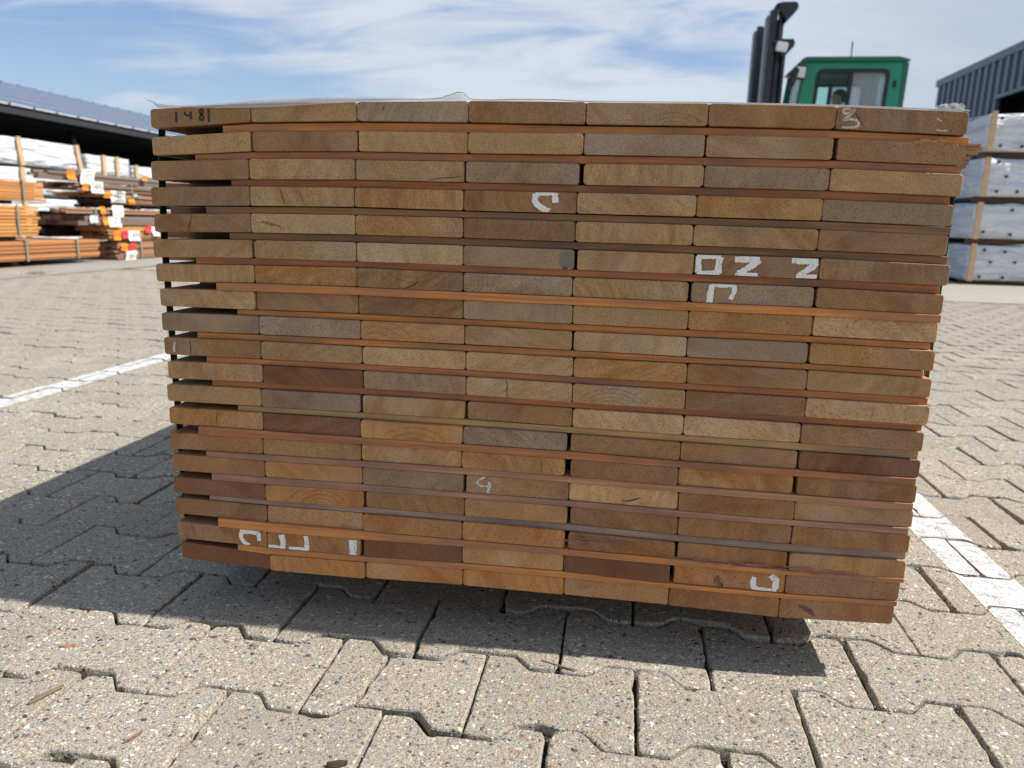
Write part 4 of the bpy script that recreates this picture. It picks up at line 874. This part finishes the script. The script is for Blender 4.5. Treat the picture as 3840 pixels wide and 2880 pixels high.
planks('p', 'short orange bundle with a red label, seventh from the top of the labelled pile', XL, 0.42, 7.25, 8.05, .272, .330, 2, OR3, 27, 5, .14, .03, (), (('r', 8.02, .30, .12, .09), ('w', 8.16, .27, .14, .12)))
planks('p', 'yellow-brown bundle with orange and red labels, eighth from the top of the labelled pile', XL, 0.4, 7.33, 11.0, .165, .262, 4, BR3, 28, 5, .16, .05, (), (('o', 7.40, .22, .13, .10), ('r', 7.55, .235, .11, .09), ('w', 7.72, .215, .22, .12)))
planks('p', 'tall brown bundle standing on the ground, lowest of the labelled pile', XL, 0.4, 7.42, 11.0, G + .02, .145, 8, BR4, 29, 5, .14, .05, (7.85,), (('o', 7.52, .08, .13, .08), ('r', 7.67, .085, .11, .08), ('w', 7.63, -.03, .20, .12)))
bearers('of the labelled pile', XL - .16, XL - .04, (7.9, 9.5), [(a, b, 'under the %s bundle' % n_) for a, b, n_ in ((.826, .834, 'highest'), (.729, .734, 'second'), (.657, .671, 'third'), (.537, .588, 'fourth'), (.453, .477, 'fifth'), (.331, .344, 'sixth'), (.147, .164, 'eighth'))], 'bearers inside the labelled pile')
# filler bundles at the left of the pile, the shade put into their colour
SHADE_BR = (0.055, 0.032, 0.022)
planks('p', 'filler planks coloured dark as shade, just right of the middle orange bundle', XL - .60, .28, 7.1, 11.0, .19, .50, 6, SHADE_BR, 32, 3, .1, .10)
planks('p', 'filler planks coloured dark as shade behind the labelled pile, right of the top orange bundle', XL - .42, .28, 7.6, 11.0, .55, .73, 4, SHADE_BR, 33, 3, .1, .10)

def wrapped(label, x0, x1, y0, y1, z0, z1, seed, battens=(), dots=False, rz=0.0, group=None, batten_front=(), prints=False, mat=None):
    r = random.Random(seed)
    cx_, cy_ = (x0 + x1) / 2, (y0 + y1) / 2
    t_ = thing('wrapped_pack', (cx_, cy_, z0), label, 'wrapped pack', group, rz)
    hx, hy, H = (x1 - x0) / 2, (y1 - y0) / 2, z1 - z0
    bm = bmesh.new(); bmesh.ops.create_cube(bm, size=1)
    for v in bm.verts: v.co = Vector((v.co.x * 2 * hx, v.co.y * 2 * hy, (v.co.z + .5) * H))
    for ax, cnt in ((0, int(2 * hx / .07)), (1, int(2 * hy / .07)), (2, 6)):
        for i_ in range(1, cnt):
            t0 = i_ / cnt; no = [0, 0, 0]; no[ax] = 1
            co = [(-hx + 2 * hx * t0, 0, 0), (0, -hy + 2 * hy * t0, 0), (0, 0, H * t0)][ax]
            bmesh.ops.bisect_plane(bm, geom=bm.verts[:] + bm.edges[:] + bm.faces[:], plane_co=co, plane_no=no)
    s = r.uniform(0, 90)
    for v in bm.verts:
        p = v.co; n1 = noise.fractal(Vector((p.x * 3.2 + s, (p.y + p.z * 1.8) * 3.0, (p.z - p.y * .3) * 7)), 1.0, 2.0, 4)
        fold = abs(noise.noise(Vector((p.x * 2 + p.z * 2.5 + s, p.y * 1.2 + p.z * 2.5, p.z * 9)))) - .2
        d = (0.010 * n1 + .016 * fold) * (1.9 if mat else 1); nrm = Vector((p.x / hx if abs(abs(p.x) - hx) < .01 else 0, p.y / hy if abs(abs(p.y) - hy) < .01 else 0, 1.0 if p.z > H - .005 else 0))
        if nrm.length: v.co = p + nrm.normalized() * (d - .012)
        if p.z < .01: v.co.z = max(0.0, p.z); v.co.x += 0.015 * n1
    me = bpy.data.meshes.new('wrap'); bm.to_mesh(me); bm.free()
    for p in me.polygons: p.use_smooth = True
    link('wrap', me, mat or M_WRAP, t_)
    for yb in battens:                                 # on the long side that faces the yard
        sx_ = 1 if x0 < 0 else -1; yy = yb[0] - cy_ if not isinstance(yb, (int, float)) else yb - cy_
        lean = yb[1] if not isinstance(yb, (int, float)) else 0
        o = MB().box(-.009, .009, -.035, .035, -H * .52, H * .52).build('batten', M_BATTEN, t_, (sx_ * (hx + .016), yy, H * .5), (lean, 0, 0))
    for xb in batten_front:
        MB().box(-.03, .03, -.009, .009, -H * .52, H * .52).build('batten', M_BATTEN, t_, (xb, -hy - .016, H * .5), (0, r.uniform(-.03, .03), 0))
    if dots:
        for i_ in range(3):
            for q in range(3):
                xx = -hx + .15 + i_ * .27 + (q % 2) * .12 + r.uniform(-.03, .03); zz_ = H * (.14 + .36 * q) + r.uniform(-.02, .02)
                if xx > hx - .05 or zz_ > H - .03 or r.random() < .3: continue
                MB().tube([(xx, -hy - .024, zz_), (xx, -hy - .004, zz_)], .017, 8).build('nail_cap', M_BLACKPL, t_)
    if prints:
        pb = MB(); x_ = -hx + .62
        for q in range(9): pb.box(x_ + q * .022, x_ + q * .022 + r.choice((.010, .014, .017)), -hy - .0235, -hy - .0225, H * .84, H * .84 + .016)
        pb.box(-hx + .56, -hx + .80, -hy - .0212, -hy - .0205, H * .55, H * .55 + .003)
        pb.build('printed_text', M_PRINT, t_)
    return t_
XW = -7.6
tiers = [(G + .08, .28), (.33, .655), (.70, 1.03), (1.065, 1.40)]
names = ['lowest', 'second', 'third', 'top']
for i_, (a, b) in enumerate(tiers):
    wrapped('white wrapped pack with wooden battens, %s of the near left tower behind the orange planks' % names[i_] if i_ in (0, 3) else 'white wrapped pack with battens, %s from the ground in the near left tower' % names[i_], XW - 1.1, XW, 4.6, 8.98, a, b, 40 + i_, ((6.2, -.03), (7.88, .10 if i_ == 3 else 0), (8.93, .16 if i_ == 3 else .03)))
for i_, (a, b) in enumerate([(G + .08, .28), (.33, .64), (.68, 1.0), (1.03, 1.31)]):
    wrapped('white wrapped pack, %s tier of the middle left tower behind the labelled planks' % ('lowest', 'second', 'third', 'topmost')[i_], XW - 1.1, XW, 9.12, 10.06, a, b, 50 + i_, (9.45, 9.75))
for i_, (a, b) in enumerate([(G + .08, .28), (.33, .64), (.68, 1.0), (1.03, 1.225)]):
    wrapped('white wrapped pack, %s tier of the far left tower, partly hidden by the board stack' % ('lowest', 'second', 'third', 'topmost')[i_], XW - 1.1, XW, 10.14, 13.5, a, b, 60 + i_, (10.2, 11.6))
def gapbearers(where, x0, x1, ys, zs, group):
    bearers(where, x0, x1, ys, [(a, b, 'under the %s pack' % n_) for (a, b), n_ in zip(zs, ('lowest', 'second', 'third', 'top'))], group)
gapbearers('of the near left tower', XW - 1.0, XW - .05, (5.2, 7.8), ((G + .005, G + .078), (.284, .328), (.66, .695), (1.034, 1.063)), 'bearers of the near left tower')
gapbearers('of the middle left tower', XW - 1.0, XW - .05, (9.4, 9.75), ((G + .005, G + .078), (.284, .328), (.644, .678), (1.003, 1.028)), 'bearers of the middle left tower')
gapbearers('of the far left tower', XW - 1.0, XW - .05, (10.5, 12.5), ((G + .005, G + .078), (.284, .328), (.644, .678), (1.003, 1.028)), 'bearers of the far left tower')
# tuft of grass at the foot of the orange pile
v = []; f = []; r = random.Random(3)
for i_ in range(60):
    a = r.uniform(0, 6.28); bx, by = -5.24 + r.gauss(0, .05), 5.2 + r.gauss(0, .05); n = len(v); h = r.uniform(.02, .05)
    v += [(bx, by, G + .004), (bx + .004, by, G + .004), (bx + .02 * math.cos(a), by + .02 * math.sin(a), G + h)]; f.append((n, n + 1, n + 2))
tag(link('grass_tuft', mesh('grass_tuft', v, f), M_GRASS), 'small green tuft of grass on the concrete near the orange planks', 'grass tuft')

# ------------------------------------------------------------------ right: wrapped packs toned for shade, cladded hall
XP, YP = 4.22, 8.9
rt = [(-.03, .40), (.47, .885), (.965, 1.40), (1.48, 1.915)]
for i_, (a, b) in enumerate(rt):
    wrapped('shade-toned white wrapped pack with black nail caps, %s of the right tower' % ('lowest, at the ground,', 'second from the ground', 'third from the ground', 'topmost')[i_], XP - (0, .01, -.01, .0)[i_], XP + 1.25, YP, YP + 2.2, a, b, 70 + i_, (), True, R(2), None, (-.585,), True, M_WRAPSH)
gapbearers('of the right tower', XP + .05, XP + 1.2, (YP + .1, YP + 1.9), ((G + .005, -.032), (.405, .468), (.89, .962), (1.405, 1.477)), 'bearers of the right tower')
hall = thing('warehouse', (14.43, 39.0, G), 'blue-grey corrugated metal warehouse with a dark doorway at the right edge', 'warehouse')
HT = 7.45 - G
mbw = MB()
for y0_, y1_, z0_, z1_ in ((-6.2, 0, 0, HT), (-15, -6.2, 5.93, HT), (-34, -15, 0, HT)):
    mbw.box(0, .16, y0_, y1_, z0_, z1_)
mbw.build('wall', M_CLAD, hall)
MB().box(.16, 16, -.16, 0, 0, HT).box(15.8, 16, -34, -.165, 0, HT).box(.16, 15.79, -34, -33.84, 0, HT).build('end_wall', M_CLAD, hall)
MB().box(-.05, 16.1, -34.1, .1, HT + .005, HT + .16).build('roof', M_CLADL, hall)
MB().box(-.10, .06, -34.15, .15, HT - .14, HT + .17).build('roof_trim', M_CLADL, hall)
rib = MB().box(-.07, -.003, -.12, .12, 0, HT - .15); rme = mesh('rib', rib.v, rib.f); rme.materials.append(M_CLADL)
rib2 = MB().box(-.07, -.003, -.12, .12, 5.95, HT - .15); rme2 = mesh('rib_short', rib2.v, rib2.f); rme2.materials.append(M_CLADL)
for i_ in range(56):
    y_ = -.2 - i_ * .6
    o = bpy.data.objects.new('rib', rme2 if -15.2 < y_ < -6.1 else rme); C.objects.link(o); o.parent = hall; o.location = (0, y_, 0)
MB().box(-.09, .05, -6.3, -6.15, 0, 5.98).box(-.09, .05, -15.05, -14.9, 0, 5.98).box(-.09, .05, -14.9, -6.3, 5.88, 6.02).build('door_frame', M_CLADL, hall)
MB().box(.9, 1.0, -15, -6.2, 0, 5.9).box(.17, .9, -15.1, -15, 0, 5.9).box(.17, .9, -6.2, -6.1, 0, 5.9).box(.17, 1, -15, -6.2, 5.905, 5.99).build('doorway_shade_box', M_DARK, hall)  # black shell just behind the opening stands for the dark indoors

# ------------------------------------------------------------------ left: shed with solar roof
shed = thing('shed', (-24.0, 40.0, G), 'long dark open shed with blue solar panels on its sloping roof at the left', 'shed')
EZ = 4.42 - G; SL = math.tan(R(15)); Y_A, Y_B = -30, 30
RX = 11.3
MB().prism_y([(0, EZ), (-RX, EZ + RX * SL), (-2 * RX, EZ), (-2 * RX, EZ - .12), (-RX, EZ + RX * SL - .12), (0, EZ - .12)], Y_A, Y_B).build('roof', M_GUTM, shed)
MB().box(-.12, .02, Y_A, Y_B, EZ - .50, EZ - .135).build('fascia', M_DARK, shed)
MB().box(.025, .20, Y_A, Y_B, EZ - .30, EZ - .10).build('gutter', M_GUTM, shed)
MB().box(-9.0, -8.9, Y_A, Y_B, 0, EZ - .14).box(-8.9, 0, Y_B - .1, Y_B, 0, EZ - .14).box(-8.9, 0, Y_A, Y_A + .1, 0, EZ - .14).build('back_wall', M_DARK, shed)  # walls coloured near-black to stand for the shed's inner shade
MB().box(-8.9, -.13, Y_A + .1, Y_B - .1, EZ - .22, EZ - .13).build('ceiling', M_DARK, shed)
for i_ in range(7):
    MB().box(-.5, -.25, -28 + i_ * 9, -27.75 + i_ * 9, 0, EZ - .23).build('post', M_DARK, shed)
pm = MB().box(-.83, .83, -.96, .96, 0, .035)
pme = mesh('solar_panel', pm.v, pm.f); pme.materials.append(M_SOLAR)
fr_ = MB().box(-.895, .895, -1.01, 1.01, -.02, .03); fme = mesh('panel_frame', fr_.v, fr_.f); fme.materials.append(M_ALU)
ang = math.atan(SL)
for rr in range(6):
    for q in range(27):
        s_ = .80 + rr * 1.80; x_ = -s_ * math.cos(ang); z_ = EZ + s_ * math.sin(ang) + .09
        o = bpy.data.objects.new('solar_panel', pme); C.objects.link(o); o.parent = shed
        o.location = (x_, -26 + q * 2.03, z_); o.rotation_euler = (0, ang, 0)
        o2 = bpy.data.objects.new('panel_frame', fme); C.objects.link(o2); o2.parent = o
mb = MB()
for q in range(48): mb.box(-.05, .10, Y_A + q * 1.25, Y_A + q * 1.25 + .12, EZ + .005, EZ + .11); mb.box(-RX - .04, -RX + .04, Y_A + q * 1.25, Y_A + q * 1.25 + .05, EZ + RX * SL + .005, EZ + RX * SL + .10)
mb.build('roof_clips', M_GUTM, shed)

# ------------------------------------------------------------------ green forklift truck with its driver
truck = thing('forklift_truck', (3.4, 12.1, G), 'green forklift truck with a closed cab and a tall black mast behind the board stack', 'forklift')
def tz(z): return z - G
TX, TY = 3.4, 12.1
def P(x): return x - TX
yn, yf = 11.5 - TY, 12.72 - TY                          # near and far sides of the cab
side = [(P(2.535), tz(1.55)), (P(4.00), tz(1.55)), (P(4.09), tz(2.98)), (P(2.68), tz(2.98))]
win = rrect(P(2.80), P(3.84), tz(1.75), tz(2.885), .09, 5, 0.035)
for a, b in ((yn, yn + .05), (yf - .05, yf)):
    MB().plate_y(side, [win], a, b).build('cab_side', M_GREENP, truck)
outer = rrect(P(2.80) - .005, P(3.84) + .005, tz(1.75) - .005, tz(2.885) + .005, .095, 5, 0.035); inner = rrect(P(2.80) + .05, P(3.84) - .05, tz(1.75) + .05, tz(2.885) - .05, .06, 5, 0.035)
for a, b in ((yn - .012, yn - .002), (yf + .002, yf + .012)):
    MB().plate_y(outer, [inner], a, b).build('window_frame', M_SEAL, truck)
for a in (yn + .015, yf - .03):
    MB().prism_y([(P(3.27), tz(1.76)), (P(3.33), tz(1.76)), (P(3.37), tz(2.88)), (P(3.31), tz(2.88))], a - .012, a + .02).build('window_bar', M_SEAL, truck)
    MB().prism_y([(P(3.33), tz(1.79)), (P(3.80), tz(1.79)), (P(3.84), tz(2.85)), (P(3.36), tz(2.85))], a + .021, a + .025).build('window_pane', M_GLASS2, truck)
    MB().prism_y([(P(2.84), tz(1.79)), (P(3.27), tz(1.79)), (P(3.31), tz(2.85)), (P(2.88), tz(2.85))], a + .021, a + .025).build('window_pane', M_GLASS, truck)
# windscreen leaning forward, its posts, the back
MB().prism_y([(P(2.535), tz(1.55)), (P(2.545), tz(1.55)), (P(2.69), tz(2.90)), (P(2.68), tz(2.90))], yn + .055, yf - .055).build('windscreen', M_GLASS, truck)
for y_ in (yn - .004, yf - .046):
    MB().prism_y([(P(2.49), tz(1.55)), (P(2.534), tz(1.55)), (P(2.679), tz(2.97)), (P(2.64), tz(2.97))], y_, y_ + .05).build('cab_post', M_DGREENP, truck)
MB().box(P(4.0), P(4.03), yn + .055, yn + .20, tz(1.55), tz(2.95)).box(P(4.0), P(4.03), yf - .2, yf - .055, tz(1.55), tz(2.95)).box(P(4.0), P(4.03), yn + .2, yf - .2, tz(1.55), tz(1.9)).build('cab_back', M_GREENP, truck)
MB().box(P(4.005), P(4.015), yn + .201, yf - .201, tz(1.905), tz(2.94)).build('rear_window', M_GLASS, truck)
MB().prism_y([(P(2.60), tz(2.985)), (P(4.13), tz(2.985)), (P(4.13), tz(3.01)), (P(3.98), tz(3.05)), (P(2.66), tz(3.05)), (P(2.60), tz(3.02))], yn - .06, yf + .06).build('cab_roof', M_DGREENP, truck, bevel=.008)
MB().box(P(2.72), P(3.95), yn + .06, yf - .06, tz(2.93), tz(2.98)).build('roof_lining', M_SEAL, truck)
MB().tube([(P(3.46), .0, tz(3.05)), (P(3.45), .0, tz(3.40))], .011, 5).build('antenna', M_MASTL, truck)
MB().prism_y([(P(4.05), tz(2.1)), (P(4.11), tz(2.1)), (P(4.13), tz(2.97)), (P(4.05), tz(2.97))], yn - .01, yn + .05).build('rear_gutter', M_DGREENP, truck)
MB().box(P(3.94), P(3.98), yn - .03, yn - .001, tz(2.62), tz(2.72)).build('door_hinge', M_SEAL, truck)
# work light and mirror in front of the upper corner
MB().box(-.08, .08, -.05, .05, -.09, .09).build('work_light_housing', M_SEAL, truck, (P(2.57), yn - .11, tz(2.81)), (0, R(4), 0), bevel=.012)
MB().box(-.065, .065, -.004, .004, -.075, .075).build('work_light_lens', M_PAPER, truck, (P(2.57), yn - .166, tz(2.81)), (0, R(4), 0), bevel=.003)
MB().box(-.03, .03, -.09, .09, -.13, .13).build('mirror', M_BLACKPL, truck, (P(2.47), yn - .22, tz(2.72)), (0, R(14), 0), bevel=.015)
MB().tube([(P(2.49), yn - .2, tz(2.82)), (P(2.62), yn - .02, tz(2.93))], .01, 6).build('mirror_arm', M_BLACKPL, truck)
# inside: wheel, column, seat
MB().tube([(P(2.95), 0, tz(1.2)), (P(2.85), 0, tz(1.85))], .035, 8).build('steering_column', M_SEAL, truck)
st = []
for i_ in range(19): a = 2 * math.pi * i_ / 18; st.append((P(2.87) + .06 * math.cos(a), .19 * math.sin(a), tz(1.9) + .18 * math.cos(a) * .5))
MB().tube(st, .014, 6).build('steering_wheel', M_SEAL, truck)
MB().box(P(3.12), P(3.62), -.25, .25, tz(1.42), tz(1.58)).build('seat', M_SEAL, truck, bevel=.04)
MB().prism_y([(P(3.60), tz(1.55)), (P(3.72), tz(1.55)), (P(3.80), tz(2.25)), (P(3.70), tz(2.25))], -.24, .24).build('seat_back', M_SEAL, truck, bevel=.03)
# body, counterweight, wheels
MB().prism_y([(P(2.2), tz(.30)), (P(5.3), tz(.30)), (P(5.45), tz(.6)), (P(5.45), tz(1.35)), (P(5.2), tz(1.60)), (P(4.1), tz(1.66)), (P(4.05), tz(1.50)), (P(3.9), tz(1.2)), (P(2.45), tz(1.2)), (P(2.2), tz(.9))], yn - .05, yf + .05).build('chassis', M_GREENP, truck, bevel=.03)
MB().box(P(2.45), P(4.0), yn, yf, tz(1.21), tz(1.40)).build('cab_base', M_GREENP, truck)
MB().box(P(2.50), P(4.02), yn, yn + .04, tz(1.405), tz(1.548)).box(P(2.50), P(4.02), yf - .04, yf, tz(1.405), tz(1.548)).build('cab_sill', M_GREENP, truck)
for wx, rad_ in ((2.75, .42), (4.75, .36)):
    for y_ in (yn - .26, yf + .02):
        w = MB().tube([(P(wx), y_, rad_), (P(wx), y_ + .04, rad_), (P(wx), y_ + .2, rad_), (P(wx), y_ + .24, rad_)], [rad_ * .93, rad_, rad_, rad_ * .93], 28).build('wheel', M_RUBBER, truck)
        MB().tube([(P(wx), y_ - .006, rad_), (P(wx), y_ + .246, rad_)], rad_ * .52, 18).build('rim', M_MASTL, w)
# mast: two uprights with rails, round-nosed head plates and lift cylinders
def upright(y0, z1, name, plates=True):
    xw = P(2.03)
    up_ = MB().box(xw, xw + .045, y0, y0 + .20, tz(.05), tz(z1 - .08)).build(name, M_MASTL, truck)
    MB().box(xw + .05, xw + .14, y0 + .02, y0 + .16, tz(.05), tz(z1)).box(xw + .145, xw + .155, y0 + .03, y0 + .16, tz(.05), tz(z1 - .02)).build('inner_rail', M_MAST, up_).location = (0, 0, 0)
    MB().tube([(xw + .21, y0 + .09, tz(.4)), (xw + .21, y0 + .09, tz(z1 - .75))], .058, 14).build('lift_cylinder', M_MAST, up_)
    MB().tube([(xw + .21, y0 + .09, tz(z1 - .75)), (xw + .21, y0 + .09, tz(z1 + .01))], .034, 12).build('piston_rod', M_MAST, up_)
    MB().box(xw + .156, xw + .274, y0 + .165, y0 + .19, tz(.05), tz(z1 - .1)).build('mast_web', M_MAST, up_)
    MB().box(xw + .275, xw + .32, y0 + .03, y0 + .18, tz(.05), tz(z1 - .62)).build('outer_rail', M_MAST, up_)
    for zt in ((z1 + .10, z1 - .41) if plates else ()):
        pl_ = [(xw + .10, tz(zt - .05)), (xw + .17, tz(zt - .09)), (xw + .275, tz(zt - .27)), (xw + .425, tz(zt - .10)), (xw + .43, tz(zt - .04)), (xw + .40, tz(zt)), (xw + .20, tz(zt)), (xw + .12, tz(zt - .02))]
        MB().prism_y(pl_, y0 - .03, y0 + .22).build('head_plate', M_MAST, up_, bevel=.008)
    return up_
u1 = upright(11.42 - TY, 3.70, 'mast_upright')
u2 = upright(12.60 - TY, 3.76, 'mast_upright', False)
MB().box(P(2.25), P(2.32), 11.60 - TY, 12.62 - TY, tz(.5), tz(.75)).box(P(2.25), P(2.32), 11.60 - TY, 12.62 - TY, tz(1.9), tz(2.05)).build('mast_crossbar', M_MAST, truck)
MB().box(-.08, .08, -.03, .03, -.065, .065).build('mast_lamp', M_PAPER, truck, (P(2.27), yn - .14, tz(3.17)), (0, R(10), 0), bevel=.012)
for y_ in (-.35, .35): MB().box(P(.75), P(1.98), y_ - .07, y_ + .07, tz(.03), tz(.08)).box(P(1.93), P(1.98), y_ - .07, y_ + .07, tz(.085), tz(.6)).build('fork', M_MASTL, truck)
# driver: one continuous seated body, facing left along the truck
def person():
    root = thing('person', (3.36, 12.06, tz(1.64) + G), 'dark-haired driver in a dark jacket sitting in the green cab', 'person')
    J = {'pel': (0, 0, .14, .13), 'ab': (.02, 0, .32, .13), 'ch': (.0, 0, .52, .15), 'nk0': (-.01, 0, .68, .07), 'nk1': (-.03, 0, .77, .055), 'hd': (-.05, 0, .86, .085), 'hd2': (-.05, 0, .95, .09), 'hd3': (-.04, 0, 1.02, .05)}
    E_ = [('pel', 'ab'), ('ab', 'ch'), ('ch', 'nk0'), ('nk0', 'nk1'), ('nk1', 'hd'), ('hd', 'hd2'), ('hd2', 'hd3')]
    for s_, n_ in ((-1, 'l'), (1, 'r')):
        J[n_ + 'sh'] = (-.01, s_ * .19, .62, .062); J[n_ + 'el'] = (-.10, s_ * .25, .38, .045); J[n_ + 'wr'] = (-.36, s_ * .17, .40, .032); J[n_ + 'pm'] = (-.43, s_ * .15, .42, .034)
        J[n_ + 'hp'] = (-.04, s_ * .10, .12, .095); J[n_ + 'kn'] = (-.46, s_ * .13, .14, .065); J[n_ + 'an'] = (-.50, s_ * .13, -.24, .042); J[n_ + 'to'] = (-.64, s_ * .14, -.27, .035)
        E_ += [('ch', n_ + 'sh'), (n_ + 'sh', n_ + 'el'), (n_ + 'el', n_ + 'wr'), (n_ + 'wr', n_ + 'pm'), ('pel', n_ + 'hp'), (n_ + 'hp', n_ + 'kn'), (n_ + 'kn', n_ + 'an'), (n_ + 'an', n_ + 'to')]
        for q in range(4):
            J['%sf%d' % (n_, q)] = (-.475, s_ * (.125 + q * .018), .44 + .004 * q, .009); J['%sg%d' % (n_, q)] = (-.505, s_ * (.12 + q * .018), .415, .008)
            E_ += [(n_ + 'pm', '%sf%d' % (n_, q)), ('%sf%d' % (n_, q), '%sg%d' % (n_, q))]
        J[n_ + 'th'] = (-.43, s_ * .105, .455, .01); E_.append((n_ + 'pm', n_ + 'th'))
    ks = list(J); me = bpy.data.meshes.new('body'); me.from_pydata([J[k_][:3] for k_ in ks], [(ks.index(a), ks.index(b)) for a, b in E_], [])
    o = link('body', me, M_CLOTH, root)
    md = o.modifiers.new('skin', 'SKIN'); md.use_smooth_shade = True
    for i_, k_ in enumerate(ks): me.skin_vertices[0].data[i_].radius = (J[k_][3], J[k_][3]); me.skin_vertices[0].data[i_].use_root = (k_ == 'pel')
    o.modifiers.new('smooth', 'SUBSURF').levels = 2; o.modifiers['smooth'].render_levels = 2
    t_ = NT('driver_body'); ocx = t_.new('ShaderNodeTexCoord').outputs['Object']; sp = t_.new('ShaderNodeSeparateXYZ', {0: ocx})
    k_ = t_.math('MAXIMUM', t_.math('GREATER_THAN', sp.outputs[2], .72), t_.math('LESS_THAN', t_.math('ADD', sp.outputs[0], t_.math('MULTIPLY', t_.math('LESS_THAN', sp.outputs[2], .34), 9)), -.38))
    me.materials.clear(); me.materials.append(t_.done(t_.mix(k_, (0.03, 0.04, 0.06, 1), (0.50, 0.28, 0.19, 1)), .7))
    bm = bmesh.new(); bmesh.ops.create_icosphere(bm, subdivisions=3, radius=1)
    for v in bm.verts:
        q = v.co; n_ = noise.noise(q * 5) * .05
        v.co = Vector((q.x * .115 + .012, q.y * .105, max(q.z, -.75 if q.x > .1 else .05 + .3 * max(0, -q.x)) * .12)) * (1 + n_) + Vector((-.03, 0, .94))
    hm = bpy.data.meshes.new('hair'); bm.to_mesh(hm); bm.free(); link('hair', hm, M_HAIR, root)
    nz = MB().prism_y([(-.145, .90), (-.172, .885), (-.14, .94)], -.014, .014).build('nose', M_SKIN, root)
    for s_ in (-1, 1):
        MB().tube([(-.125, s_ * .035, .925), (-.138, s_ * .035, .925)], .010, 8).build('eye', M_BLACKPL, root)
        MB().tube([(-.035, s_ * .095, .90), (-.032, s_ * .112, .905)], [.028, .02], 8).build('ear', M_SKIN, root)
    MB().box(-.148, -.135, -.022, .022, .852, .86).build('mouth', M_RED, root)
    return root
person()
